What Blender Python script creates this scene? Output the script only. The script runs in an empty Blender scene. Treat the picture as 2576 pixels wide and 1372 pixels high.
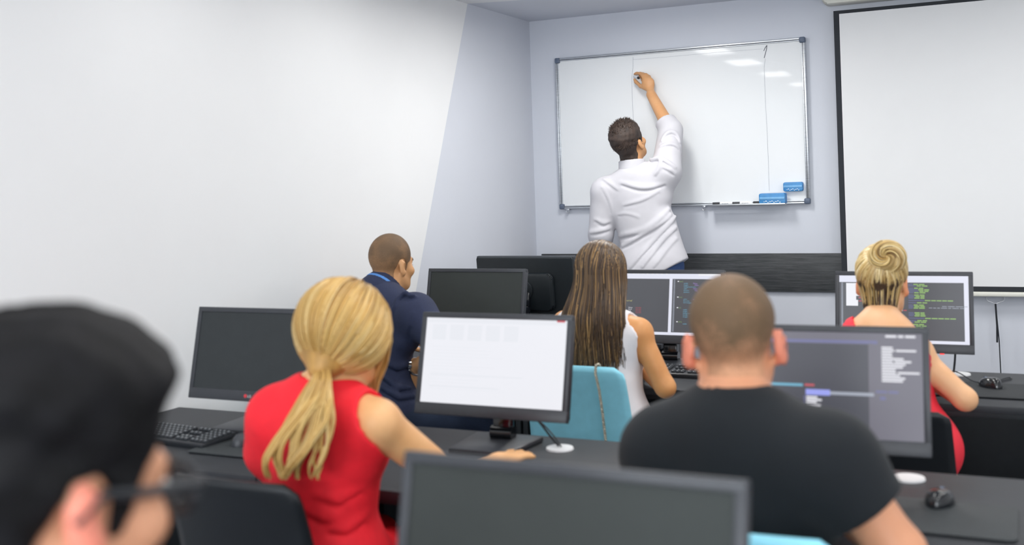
import bpy, bmesh, math, random
import numpy as np
from mathutils import Vector, Matrix, Euler

# ------------------------------------------------------------------ camera, light, exposure
scene = bpy.context.scene
COL = scene.collection
W_PX, H_PX = 2576, 1372
F_PX, CY_PX, EYE = 2731.3, 470.0, 1.53
YAW, PITCH, ROLL = 0.445175, 0.001858, 0.032976

def cam_axes(y, p, r):
    cy, sy, cp, sp, cr, sr = math.cos(y), math.sin(y), math.cos(p), math.sin(p), math.cos(r), math.sin(r)
    f = np.array([-sy*cp, cy*cp, -sp]); x = np.array([cy, sy, 0.0]); d = np.cross(f, x)
    return np.array([cr*x + sr*d, -sr*x + cr*d, f])
AX = cam_axes(YAW, PITCH, ROLL)

cam_data = bpy.data.cameras.new('camera')
cam = bpy.data.objects.new('camera', cam_data)
COL.objects.link(cam)
m4 = Matrix.Identity(4)
for i in range(3):
    m4[i][0] = AX[0][i]; m4[i][1] = -AX[1][i]; m4[i][2] = -AX[2][i]
m4[2][3] = EYE
cam.matrix_world = m4
cam_data.sensor_width = 36.0
cam_data.lens = F_PX*36.0/W_PX
cam_data.shift_y = -(H_PX/2 - CY_PX)/W_PX
cam_data.clip_start = 0.02
cam_data.dof.use_dof = True
cam_data.dof.focus_distance = 5.9
cam_data.dof.aperture_fstop = 2.25
cam_data.dof.aperture_blades = 0
scene.camera = cam

world = bpy.data.worlds.new('world'); scene.world = world
world.use_nodes = True
world.node_tree.nodes['Background'].inputs[0].default_value = (0.9, 0.95, 1.0, 1)
world.node_tree.nodes['Background'].inputs[1].default_value = 0.3
scene.view_settings.view_transform = 'Standard'
scene.view_settings.look = 'None'
scene.view_settings.exposure = 0.0
scene.view_settings.gamma = 1.0
scene.view_settings.use_curve_mapping = False
LAMP = 22.0
LEVEL = [8.0, (24, 24, 15, 15, 15), (20, 20, 25, 25, 25), (46, 5, 19, 19)]     # radiance of the ceiling lights, row by row
FILL = 13.0            # radiance of the fill glow in the made-up rear windows

def at(px, py, Y):
    """point of the room seen at photo pixel (px, py) on the plane y = Y"""
    d = AX.T @ np.array([(px-1288)/F_PX, (py-CY_PX)/F_PX, 1.0])
    return d*(Y/d[1]) + np.array([0, 0, EYE])

# ------------------------------------------------------------------ helpers: objects and tags
def S(r, g, b):
    f = lambda c: c/12.92 if c <= 0.04045 else ((c+0.055)/1.055)**2.4
    return (f(r/255), f(g/255), f(b/255), 1)

def link(name, data, parent=None):
    o = bpy.data.objects.new(name, data); COL.objects.link(o)
    if parent is not None: o.parent = parent
    return o

def tag(o, label=None, cat=None, group=None, kind=None):
    if label: o['label'] = label
    if cat: o['category'] = cat
    if group: o['group'] = group
    if kind: o['kind'] = kind
    return o

def thing(name, label, cat, loc=(0, 0, 0), rz=0.0, group=None):
    o = bpy.data.objects.new(name, None); COL.objects.link(o)
    o.empty_display_size = 0.1
    o.location = loc; o.rotation_euler = (0, 0, rz)
    return tag(o, label, cat, group)

def copy_tree(o, parent=None):
    c = o.copy(); COL.objects.link(c); c.parent = parent
    for ch in list(o.children): copy_tree(ch, c)
    return c

def obj(name, bm, mats, parent=None, smooth=True, angle=0.6):
    me = bpy.data.meshes.new(name)
    bm.normal_update(); bm.to_mesh(me); bm.free()
    for m in (mats if isinstance(mats, (list, tuple)) else [mats]): me.materials.append(m)
    if smooth:
        me.polygons.foreach_set('use_smooth', [True]*len(me.polygons))
        try: me.set_sharp_from_angle(angle=angle)
        except Exception: pass
    return link(name, me, parent)

def npobj(name, V, F, mats, parent=None, matidx=None, smooth=True):
    """mesh object from numpy vertices and equally sized faces"""
    me = bpy.data.meshes.new(name)
    V = np.asarray(V, dtype=np.float32); F = np.asarray(F, dtype=np.int32)
    n = F.shape[1]
    me.vertices.add(len(V)); me.vertices.foreach_set('co', V.ravel())
    me.loops.add(F.size); me.loops.foreach_set('vertex_index', F.ravel())
    me.polygons.add(len(F)); me.polygons.foreach_set('loop_start', np.arange(0, F.size, n, dtype=np.int32))
    me.polygons.foreach_set('loop_total', np.full(len(F), n, dtype=np.int32))
    for m in (mats if isinstance(mats, (list, tuple)) else [mats]): me.materials.append(m)
    if matidx is not None: me.polygons.foreach_set('material_index', np.asarray(matidx, dtype=np.int32))
    if smooth: me.polygons.foreach_set('use_smooth', np.ones(len(F), dtype=bool))
    me.update(calc_edges=True); me.validate()
    return link(name, me, parent)

# ------------------------------------------------------------------ helpers: materials
MATS = {}
def mat(name, col, rough=0.6, metal=0.0, spec=0.5, var=0.06, vscale=30.0, bump=0.0, bscale=200.0, coat=0.0, coat_rough=0.05,
        stretch=None, col2=None, sheen=0.0, sss=0.0):
    if name in MATS: return MATS[name]
    m = bpy.data.materials.new(name); m.use_nodes = True
    nt = m.node_tree; b = nt.nodes['Principled BSDF']
    b.inputs['Roughness'].default_value = rough; b.inputs['Metallic'].default_value = metal
    b.inputs['Specular IOR Level'].default_value = spec
    b.inputs['Coat Weight'].default_value = coat; b.inputs['Coat Roughness'].default_value = coat_rough
    b.inputs['Sheen Weight'].default_value = sheen
    tc = nt.nodes.new('ShaderNodeTexCoord'); mp = nt.nodes.new('ShaderNodeMapping')
    nt.links.new(tc.outputs['Object'], mp.inputs['Vector'])
    if stretch: mp.inputs['Scale'].default_value = stretch
    nz = nt.nodes.new('ShaderNodeTexNoise'); nz.inputs['Scale'].default_value = vscale; nz.inputs['Detail'].default_value = 5
    nt.links.new(mp.outputs['Vector'], nz.inputs['Vector'])
    rp = nt.nodes.new('ShaderNodeValToRGB')
    c1 = col; c2 = col2 or tuple(min(1, c*(1+2*var)) for c in col[:3]) + (1,)
    c0 = tuple(c*(1-2*var) for c in col[:3]) + (1,) if col2 is None else col
    rp.color_ramp.elements[0].position = 0.3; rp.color_ramp.elements[0].color = c0
    rp.color_ramp.elements[1].position = 0.7; rp.color_ramp.elements[1].color = c2
    nt.links.new(nz.outputs['Fac'], rp.inputs['Fac'])
    nt.links.new(rp.outputs['Color'], b.inputs['Base Color'])
    if bump:
        n2 = nt.nodes.new('ShaderNodeTexNoise'); n2.inputs['Scale'].default_value = bscale; n2.inputs['Detail'].default_value = 3
        nt.links.new(mp.outputs['Vector'], n2.inputs['Vector'])
        bp = nt.nodes.new('ShaderNodeBump'); bp.inputs['Strength'].default_value = bump; bp.inputs['Distance'].default_value = 0.002
        nt.links.new(n2.outputs['Fac'], bp.inputs['Height']); nt.links.new(bp.outputs['Normal'], b.inputs['Normal'])
    if sss:
        b.inputs['Subsurface Weight'].default_value = sss
        b.inputs['Subsurface Radius'].default_value = (0.8, 0.3, 0.15); b.inputs['Subsurface Scale'].default_value = 0.012
    MATS[name] = m
    return m

def glow(name, col, strength=1.0, rough=0.35):
    """lit pixels of a screen or a lamp diffuser"""
    if name in MATS: return MATS[name]
    m = bpy.data.materials.new(name); m.use_nodes = True
    b = m.node_tree.nodes['Principled BSDF']
    b.inputs['Base Color'].default_value = (0.02, 0.02, 0.022, 1); b.inputs['Roughness'].default_value = rough
    b.inputs['Emission Color'].default_value = col; b.inputs['Emission Strength'].default_value = strength
    MATS[name] = m
    return m

# ------------------------------------------------------------------ helpers: mesh shapes
def bx(bm, c, s, bev=0.0, seg=2, M=None):
    """box of size s at centre c, edges bevelled, optionally transformed by M"""
    t = bmesh.new(); bmesh.ops.create_cube(t, size=1.0)
    for v in t.verts: v.co = Vector((v.co.x*s[0], v.co.y*s[1], v.co.z*s[2]))
    if bev > 0: bmesh.ops.bevel(t, geom=list(t.edges), offset=bev, segments=seg, profile=0.5, affect='EDGES')
    T = Matrix.Translation(Vector(c))
    if M is not None: T = M @ T
    t.transform(T)
    add(bm, t)

def add(bm, t):
    me = bpy.data.meshes.new('tmp'); t.to_mesh(me); t.free(); bm.from_mesh(me); bpy.data.meshes.remove(me)

def cyl(bm, a, b, r1, r2=None, seg=24, M=None, cap=True):
    r2 = r1 if r2 is None else r2
    a, b = Vector(a), Vector(b); d = b-a
    t = bmesh.new(); bmesh.ops.create_cone(t, cap_ends=cap, segments=seg, radius1=r1, radius2=r2, depth=d.length)
    T = Matrix.Translation((a+b)/2) @ d.to_track_quat('Z', 'Y').to_matrix().to_4x4()
    if M is not None: T = M @ T
    t.transform(T); add(bm, t)

def tube(bm, pts, r, seg=8, closed=False):
    """swept tube through points; r a number or one radius per point"""
    P = [Vector(p) for p in pts]; n = len(P)
    rs = [r]*n if not hasattr(r, '__len__') else list(r)
    T = []
    for i in range(n):
        a = P[(i-1) % n] if closed or i > 0 else P[i]; b = P[(i+1) % n] if closed or i < n-1 else P[i]
        T.append((b-a).normalized())
    up = Vector((0, 0, 1)) if abs(T[0].z) < 0.9 else Vector((1, 0, 0))
    nrm = (up - T[0]*up.dot(T[0])).normalized(); rings = []
    for i in range(n):
        nrm = (nrm - T[i]*nrm.dot(T[i])).normalized(); bn = T[i].cross(nrm)
        rings.append([bm.verts.new(P[i] + (nrm*math.cos(2*math.pi*k/seg) + bn*math.sin(2*math.pi*k/seg))*rs[i]) for k in range(seg)])
    m = n if closed else n-1
    for i in range(m):
        A, B = rings[i], rings[(i+1) % n]
        for k in range(seg): bm.faces.new((A[k], A[(k+1) % seg], B[(k+1) % seg], B[k]))
    if not closed:
        bm.faces.new(rings[0][::-1]); bm.faces.new(rings[-1])

def prism(bm, poly, y0, y1, bev=0.0, M=None, seg=2):
    """polygon in (x, z) given counter-clockwise, extruded from y0 to y1"""
    t = bmesh.new()
    a = [t.verts.new((p[0], y0, p[1])) for p in poly]; b = [t.verts.new((p[0], y1, p[1])) for p in poly]
    t.faces.new(a); t.faces.new(b[::-1])
    for i in range(len(poly)):
        j = (i+1) % len(poly); t.faces.new((a[j], a[i], b[i], b[j]))
    bmesh.ops.recalc_face_normals(t, faces=list(t.faces))
    if bev: bmesh.ops.bevel(t, geom=list(t.edges), offset=bev, segments=seg, profile=0.5, affect='EDGES')
    if M is not None: t.transform(M)
    add(bm, t)

def quadxz(bm, x0, z0, x1, z1, y, M=None, mi=0):
    """rectangle facing -y"""
    c = [Vector((x0, y, z0)), Vector((x1, y, z0)), Vector((x1, y, z1)), Vector((x0, y, z1))]
    if M is not None: c = [M @ v for v in c]
    f = bm.faces.new([bm.verts.new(v) for v in c]); f.material_index = mi

def rrect(x0, z0, x1, z1, r, n=5):
    P = []
    for cx, cz, a0 in ((x1-r, z1-r, 0), (x0+r, z1-r, 90), (x0+r, z0+r, 180), (x1-r, z0+r, 270)):
        for k in range(n+1):
            a = math.radians(a0+90*k/n); P.append((cx+r*math.cos(a), cz+r*math.sin(a)))
    return P

def text_bm(bm, s, size, M, mi=0):
    """letters as flat mesh, upright in x-z facing -y, placed by M"""
    cu = bpy.data.curves.new('t', 'FONT'); cu.body = s; cu.size = size; cu.resolution_u = 2
    o = bpy.data.objects.new('t', cu); COL.objects.link(o)
    dg = bpy.context.evaluated_depsgraph_get()
    me = bpy.data.meshes.new_from_object(o.evaluated_get(dg))
    n0 = len(bm.faces)
    me.transform(M @ Matrix.Rotation(math.pi/2, 4, 'X'))
    bm.from_mesh(me); bm.faces.ensure_lookup_table()
    for f in bm.faces[n0:]: f.material_index = mi
    bpy.data.objects.remove(o); bpy.data.curves.remove(cu); bpy.data.meshes.remove(me)

T3 = lambda x, y, z: Matrix.Translation((x, y, z))
rnd = random.Random(7)

# ------------------------------------------------------------------ the room
XL, XR, YB, YF, ZC = -2.90, 2.30, 6.42, -3.2, 2.583
M_white = mat('white_wall_paint', S(236, 237, 238), 0.7, spec=0.3, var=0.004, vscale=3, bump=0.05, bscale=150)
M_grey = mat('grey_wall_paint', S(211, 215, 224), 0.7, spec=0.3, var=0.006, vscale=3, bump=0.05, bscale=150)
M_ceil = mat('white_ceiling_paint', S(235, 236, 238), 0.75, spec=0.3, var=0.004, vscale=3)
M_floor = mat('grey_floor_vinyl', S(112, 114, 120), 0.5, var=0.08, vscale=12, col2=S(96, 98, 104))

def poly(name, pts, m, kind='structure', mi=None, mats=None):
    bm = bmesh.new()
    for k, P in enumerate(pts):
        f = bm.faces.new([bm.verts.new(p) for p in P]); f.material_index = k
    o = obj(name, bm, mats or m, smooth=False)
    o['kind'] = kind
    return o

# the slanted joint of white and grey paint on the left wall and on the ceiling
def onwall(px, py):
    d = AX.T @ np.array([(px-1288)/F_PX, (py-CY_PX)/F_PX, 1.0]); P = d*(XL/d[0]); return P[1], P[2]+EYE
yt, _ = onwall(1176, 9)
yb, zb = onwall(1045, 740)
y0 = yb + (yb-yt)/(zb-ZC)*(0-zb)
poly('wall_left', [[(XL, YF, 0), (XL, y0, 0), (XL, yt, ZC), (XL, YF, ZC)], [(XL, y0, 0), (XL, YB, 0), (XL, YB, ZC), (XL, yt, ZC)]], None, mats=[M_white, M_grey])
yr = yt + 0.25*(XR-XL)
poly('ceiling', [[(XL, YF, ZC), (XL, yt, ZC), (XR, yr, ZC), (XR, YF, ZC)], [(XL, yt, ZC), (XL, YB, ZC), (XR, YB, ZC), (XR, yr, ZC)]], None, mats=[M_ceil, M_grey])
poly('wall_back', [[(XL, YB, 0), (XR, YB, 0), (XR, YB, ZC), (XL, YB, ZC)]], M_grey)
poly('wall_right', [[(XR, YB, 0), (XR, YF, 0), (XR, YF, ZC), (XR, YB, ZC)]], M_white)
WX = ((-2.3, -0.5), (0.0, 1.8)); WZ = (0.95, 2.35)      # two unseen windows added behind the camera to light the room frontally
xs = [XL, WX[0][0], WX[0][1], WX[1][0], WX[1][1], XR]
P_ = [[(XR, YF, 0), (XL, YF, 0), (XL, YF, WZ[0]), (XR, YF, WZ[0])], [(XR, YF, WZ[1]), (XL, YF, WZ[1]), (XL, YF, ZC), (XR, YF, ZC)]]
for a, b in ((0, 1), (2, 3), (4, 5)): P_.append([(xs[b], YF, WZ[0]), (xs[a], YF, WZ[0]), (xs[a], YF, WZ[1]), (xs[b], YF, WZ[1])])
poly('wall_front', P_, M_white)
G_fill = glow('overcast_daylight', (0.90, 0.95, 1.0, 1), FILL, 0.3)  # added glow standing in for soft light from the rear
M_wf = mat('white_window_frame', S(232, 233, 235), 0.4, var=0.01)
for k, (a, b) in enumerate(WX):
    w_ = bpy.data.objects.new('window_%d' % (k+1), None); COL.objects.link(w_); w_.location = ((a+b)/2, YF, (WZ[0]+WZ[1])/2); w_['kind'] = 'structure'
    hw, hh = (b-a)/2, (WZ[1]-WZ[0])/2; bm = bmesh.new()
    for s in (-1, 1): bx(bm, (s*(hw-0.03), 0, 0), (0.06, 0.07, 2*hh), 0.004); bx(bm, (0, 0, s*(hh-0.03)), (2*hw-0.12, 0.07, 0.06), 0.004)
    bx(bm, (0, 0, 0), (0.05, 0.06, 2*hh-0.12), 0.004); fr = obj('window_frame', bm, M_wf, w_); fr['kind'] = 'structure'
    bm = bmesh.new(); f = bm.faces.new([bm.verts.new(v) for v in ((hw, -0.01, -hh), (-hw, -0.01, -hh), (-hw, -0.01, hh), (hw, -0.01, hh))]); pn = obj('window_pane', bm, G_fill, w_, smooth=False); pn['kind'] = 'structure'
poly('floor', [[(XL, YF, 0), (XR, YF, 0), (XR, YB, 0), (XL, YB, 0)]], M_floor)

# dark wood rail panel along the back wall
def wood():
    m = bpy.data.materials.new('dark_wood_laminate'); m.use_nodes = True; nt = m.node_tree; b = nt.nodes['Principled BSDF']
    tc = nt.nodes.new('ShaderNodeTexCoord'); mp = nt.nodes.new('ShaderNodeMapping'); mp.inputs['Scale'].default_value = (1.2, 1, 22)
    nz = nt.nodes.new('ShaderNodeTexNoise'); nz.inputs['Scale'].default_value = 6; nz.inputs['Detail'].default_value = 8; nz.inputs['Roughness'].default_value = 0.7
    rp = nt.nodes.new('ShaderNodeValToRGB')
    rp.color_ramp.elements[0].position = 0.32; rp.color_ramp.elements[0].color = S(38, 42, 45)
    rp.color_ramp.elements[1].position = 0.72; rp.color_ramp.elements[1].color = S(84, 86, 88)
    nt.links.new(tc.outputs['Object'], mp.inputs['Vector']); nt.links.new(mp.outputs['Vector'], nz.inputs['Vector'])
    nt.links.new(nz.outputs['Fac'], rp.inputs['Fac']); nt.links.new(rp.outputs['Color'], b.inputs['Base Color'])
    b.inputs['Roughness'].default_value = 0.5
    return m
M_wood = wood()
pa, pb = at(1365, 639, YB), at(2119.5, 636.6, YB); pc = at(1940, 733.5, YB)
bm = bmesh.new(); bx(bm, ((pa[0]+1.9)/2, YB-0.0101, (pa[2]+pc[2])/2), (1.9-pa[0], 0.02, pa[2]-pc[2]), 0.002)
tag(obj('trim_1', bm, M_wood), 'dark wood-grain panel strip along the grey back wall', None, None, 'structure')

# ceiling lights: flush panels, diffuser in a white metal frame
M_lampframe = mat('white_lamp_metal', S(225, 226, 228), 0.45, var=0.01)
M_diff = glow('lamp_diffuser', (1.0, 0.985, 0.96, 1), LAMP, 0.5)
def ceiling_light(label):
    t = thing('ceiling_light', label, 'ceiling light', (0, 0, ZC), 0, 'flush ceiling light panels')
    bm = bmesh.new()
    for sx in (-1, 1): bx(bm, (sx*0.14, 0, -0.012), (0.02, 0.62, 0.022), 0.003)
    for sy in (-1, 1): bx(bm, (0, sy*0.305, -0.012), (0.30, 0.02, 0.022), 0.003)
    obj('frame', bm, M_lampframe, t)
    bm = bmesh.new()
    f = bm.faces.new([bm.verts.new(v) for v in ((-0.13, -0.295, -0.012), (-0.13, 0.295, -0.012), (0.13, 0.295, -0.012), (0.13, -0.295, -0.012))])
    obj('diffuser', bm, M_diff, t, smooth=False)
    return t
lamp0 = None
LR = [('near the left wall', [(-2.30, y) for y in (4.08, 3.02, 1.66, 0.2, -1.3)]), ('over the middle desks', [(-0.75, y) for y in (3.9, 2.6, 1.3, -0.4, -1.8)]), ('on the right side', [(1.1, y) for y in (3.9, 2.6, 1.3, -0.4, -1.8)]),  # rearmost middle and right lamps added as fill from behind
      ('in the row nearest the whiteboard', [(x, 5.14) for x in (-1.80, -0.75, 0.3, 1.35)])]  # unseen row added to brighten the back wall and far corner
for r_, (row, spots) in enumerate(LR):
    for k, (x, y) in enumerate(spots):
        lab = 'flush white ceiling light %s, %s from the %s' % (row, ('first', 'second', 'third', 'fourth', 'fifth')[k], 'left wall' if r_ == 3 else 'whiteboard')
        if lamp0 is None: lamp0 = o = ceiling_light(lab)
        else: o = copy_tree(lamp0); o['label'] = lab
        o.location = (x, y, ZC)
        lv = LEVEL[r_] if not isinstance(LEVEL[r_], tuple) else LEVEL[r_][k]      # output set per lamp to balance light across the room
        for ch in o.children:
            if ch.name.startswith('diffuser'): ch.data = ch.data.copy(); ch.data.materials[0] = glow('lamp_diffuser_%g' % lv, (1.0, 0.985, 0.96, 1), lv, 0.5)
# ------------------------------------------------------------------ whiteboard
M_board = mat('whiteboard_enamel', S(234, 237, 239), 0.035, spec=0.5, var=0.003, vscale=4)
M_alu = mat('brushed_aluminium', S(196, 200, 205), 0.35, metal=0.85, var=0.1, vscale=20, stretch=(1, 1, 30))
M_greyplastic = mat('grey_plastic_cap', S(92, 104, 124), 0.5)
M_ink = mat('dry_marker_ink', S(105, 108, 118), 0.6)
M_ink_faint = mat('faint_marker_ink', S(176, 180, 188), 0.6)
wl, wr = at(1401.5, 149, YB)[0], at(2026.5, 97, YB)[0]
wt, wb = at(1401.5, 149, YB)[2], at(1414, 525.5, YB)[2]
wcx, wcz, ww, wh = (wl+wr)/2, (wt+wb)/2, wr-wl, wt-wb
wbd = thing('whiteboard', 'wall-mounted whiteboard in an aluminium frame on the grey back wall', 'whiteboard', (wcx, YB-0.022, wcz))
bm = bmesh.new(); bx(bm, (0, 0.004, 0), (ww-0.03, 0.016, wh-0.03)); obj('writing_surface', bm, M_board, wbd, smooth=False)
bm = bmesh.new(); fw = 0.022
for s in (-1, 1):
    for k, (o_, w_) in enumerate(((0, 0.012), (0.011, 0.008))):
        bx(bm, (0, -0.002-0.002*k, s*(wh/2-fw/2+0.006-o_-0.0)), (ww-0.06, 0.026-0.008*k, w_), 0.003)
        bx(bm, (s*(ww/2-fw/2+0.006-o_), -0.002-0.002*k, 0), (w_, 0.026-0.008*k, wh-0.06), 0.003)
obj('frame', bm, M_alu, wbd)
for sx in (-1, 1):
    for sz in (-1, 1):
        bm = bmesh.new(); bx(bm, (sx*(ww/2-0.014), -0.003, sz*(wh/2-0.014)), (0.034, 0.034, 0.034), 0.008, 3)
        cyl(bm, (sx*(ww/2-0.014), -0.0195, sz*(wh/2-0.014)), (sx*(ww/2-0.014), -0.0225, sz*(wh/2-0.014)), 0.005, seg=12)
        obj('corner_cap', bm, M_greyplastic, wbd)
# thin marker strokes left on the board
def bl(px, py):
    P = at(px, py, YB-0.03); return (P[0]-wcx, -0.0055, P[2]-wcz)
def stroke(bm, pix, w):
    P = [Vector(bl(*p)) for p in pix]
    for a, b in zip(P, P[1:]):
        d = (b-a).normalized(); n = Vector((d.z, 0, -d.x))*w/2
        c = [a-n, b-n, b+n, a+n]
        f = bm.faces.new([bm.verts.new(v) for v in c]); f.normal_update()
        if f.normal.y > 0: f.normal_flip()
bm = bmesh.new(); stroke(bm, [(1592, 144), (1592, 170), (1589, 195), (1590, 240), (1593, 310), (1594, 420)], 0.0022)
stroke(bm, [(1592, 150), (1680, 143), (1800, 132), (1918, 123)], 0.0014); stroke(bm, [(1925, 148), (1922, 170), (1925, 250), (1929, 320), (1933, 420), (1935, 480)], 0.0016)
obj('marker_line', bm, M_ink_faint, wbd, smooth=False)
bm = bmesh.new(); stroke(bm, [(1921, 128), (1924, 121), (1929, 114), (1928, 124), (1922, 146)], 0.004)
obj('marker_line', bm, M_ink, wbd, smooth=False)
# tray and clip rings under the frame
ta, tb = at(1788, 519, YB-0.05)[0]-wcx, at(1981, 515, YB-0.05)[0]-wcx
bm = bmesh.new(); zt = -wh/2+0.004
bx(bm, ((ta+tb)/2, -0.055, zt-0.004), (tb-ta, 0.07, 0.006), 0.002); bx(bm, ((ta+tb)/2, -0.089, zt), (tb-ta, 0.005, 0.010), 0.002)
obj('pen_tray', bm, M_alu, wbd)
for px in (1430, 1772):
    x = at(px, 524, YB-0.03)[0]-wcx
    bm = bmesh.new(); bx(bm, (x, -0.012, -wh/2-0.006), (0.02, 0.02, 0.012), 0.003)
    tube(bm, [(x+0.011*math.cos(a), -0.02, -wh/2-0.016+0.011*math.sin(a)) for a in np.linspace(math.pi, 2*math.pi, 9)], 0.0025, 8)
    obj('hanging_clip', bm, M_alu, wbd)

# erasers and pens
M_blue1 = mat('blue_eraser_plastic', S(66, 138, 196), 0.45, var=0.05)
M_blue2 = mat('pale_blue_stripe', S(118, 176, 222), 0.4, var=0.04)
M_felt = mat('blue_felt', S(96, 150, 212), 0.9, bump=0.3)
M_printw = mat('white_print', S(214, 226, 238), 0.5)
M_blackp = mat('black_plastic', S(30, 34, 40), 0.42, var=0.05)
M_whitep = mat('white_plastic', S(222, 225, 228), 0.4, var=0.02)
def eraser(label, c, w, h, d, stand):
    t = thing('board_eraser', label, 'eraser', c, 0, 'blue board erasers')
    bm = bmesh.new(); prism(bm, rrect(-w/2, -h/2, w/2, h/2, 0.012), -d*0.5, d*0.12, 0.004); obj('grip_cover', bm, M_blue1, t)
    bm = bmesh.new(); prism(bm, rrect(-w/2, -h/2, w/2, h/2, 0.010), d*0.12, d*0.5); obj('felt_pad', bm, M_felt, t)
    bm = bmesh.new(); bx(bm, (0, -d*0.5, 0.002), (w*0.94, 0.004, h*0.22), 0.001); obj('stripe', bm, M_blue2, t)
    bm = bmesh.new()
    for k in range(9):
        a = -0.30*w+0.6*w*k/8
        bx(bm, (a, -d*0.5-0.0004, -h*0.30+0.004*math.sin(k*2.1)), (w*0.055, 0.002, h*(0.05+0.05*abs(math.sin(k*1.7)))), 0.0006)
    obj('worn_print', bm, M_printw, t)
    return t
e0, e1 = at(1913, 487, YB-0.06), at(1980, 512, YB-0.06)
eraser('larger blue board eraser standing on the whiteboard pen tray', ((e0[0]+e1[0])/2, YB-0.083, wb+0.0045+(e0[2]-e1[2])/2), e1[0]-e0[0], e0[2]-e1[2], 0.05, True)
e0, e1 = at(1971, 459, YB-0.04), at(2021, 481, YB-0.04)
eraser('smaller blue board eraser stuck on the whiteboard above its lower right corner', ((e0[0]+e1[0])/2, YB-0.026-0.0165, (e0[2]+e1[2])/2), e1[0]-e0[0], e0[2]-e1[2], 0.03, False)
def pen(label, c, group, L=0.115, r=0.0075, capcol=None):
    t = thing('board_marker', label, 'marker', c, 0, group)
    bm = bmesh.new(); cyl(bm, (-L*0.12, 0, 0), (L*0.5, 0, 0), r, seg=16); cyl(bm, (L*0.5, 0, 0), (L*0.53, 0, 0), r*0.7, seg=16); obj('barrel', bm, M_whitep, t)
    bm = bmesh.new(); cyl(bm, (-L*0.5, 0, 0), (-L*0.12, 0, 0), r*1.12, seg=16); bx(bm, (-L*0.33, -r*1.1, 0), (L*0.2, 0.003, 0.004), 0.001); obj('cap', bm, M_blackp, t)
    bm = bmesh.new()
    for k in range(4): bx(bm, (L*(0.02+0.09*k), -r*0.98, 0), (L*0.05, 0.0012, 0.003))
    obj('barrel_print', bm, M_ink, t)
    return t
for px, lab in ((1822, 'left capped black marker lying on the whiteboard pen tray'), (1872, 'middle capped black marker lying on the whiteboard pen tray'), (1922, 'capped black marker on the pen tray, half behind the larger eraser')):
    x = at(px, 512, YB-0.05)[0]
    if px == 1922: pen(lab, (x-0.005, YB-0.0478, wb+0.0122), 'markers on the pen tray')
    else: pen(lab, (x, YB-0.095, wb+0.0122), 'markers on the pen tray')

# ------------------------------------------------------------------ projection screen
M_scr = mat('matt_screen_fabric', S(232, 233, 234), 0.85, spec=0.2, var=0.004, vscale=5)
M_scrb = mat('black_screen_border', S(40, 44, 50), 0.8, var=0.03)
M_case = mat('cream_metal_case', S(226, 226, 216), 0.4, var=0.01)
YS = YB-0.07
ps = thing('projection_screen', 'pulled-down white projection screen with black border right of the whiteboard', 'projection screen', (at(2096, 12, YS)[0], YS, 0))
ox = at(2096, 12, YS)[0]; zt = at(2096, 12, YS)[2]; zwt = at(2110.7, 35.4, YS)[2]; zwb = at(2451.6, 721, YS)[2]; zbb = at(2451, 734, YS)[2]; zbar = at(2451, 746, YS)[2]
wx = at(2111, 36, YS)[0]-ox; SW = 2.02
bm = bmesh.new(); bx(bm, (SW/2, 0, (zbb+ZC-0.13)/2), (SW, 0.004, ZC-0.13-zbb)); obj('black_border', bm, M_scrb, ps, smooth=False)
bm = bmesh.new(); quadxz(bm, wx, zwb, SW-wx, zwt, -0.0026); obj('white_surface', bm, M_scr, ps, smooth=False)
bm = bmesh.new(); prism(bm, rrect(-0.055, zt, SW+0.055, ZC-0.02, 0.03), -0.05, 0.068, 0.012); obj('roller_case', bm, M_case, ps)
bm = bmesh.new(); bx(bm, (SW/2, 0, (zbb+zbar)/2), (SW+0.02, 0.03, zbb-zbar), 0.008, 3); obj('bottom_bar', bm, M_case, ps)
hx0, hx1 = at(2481, 748, YS)[0]-ox, at(2527, 748, YS)[0]-ox; hz = at(2500, 763, YS)[2]; hm = (hx0+hx1)/2
bm = bmesh.new(); tube(bm, [(hx0+0.006, 0, zbar+0.001), (hx0, 0, zbar-0.008), (hx0+0.004, 0, zbar-0.022), (hm, 0, hz-0.004), (hx1-0.004, 0, zbar-0.022), (hx1, 0, zbar-0.008), (hx1-0.006, 0, zbar+0.001)], 0.0022, 8)
obj('pull_handle', bm, M_alu, ps)
bm = bmesh.new(); tube(bm, [(hm, -0.003, hz-0.003), (hm+0.004, -0.003, hz-0.12), (hm+0.002, -0.003, hz-0.21)], 0.0048, 8)
tube(bm, [(hm, -0.003, hz-0.003), (hm+0.012, -0.003, hz-0.20), (hm+0.016, -0.003, hz-0.46)], 0.0028, 8); obj('pull_cord', bm, M_blackp, ps)

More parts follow.
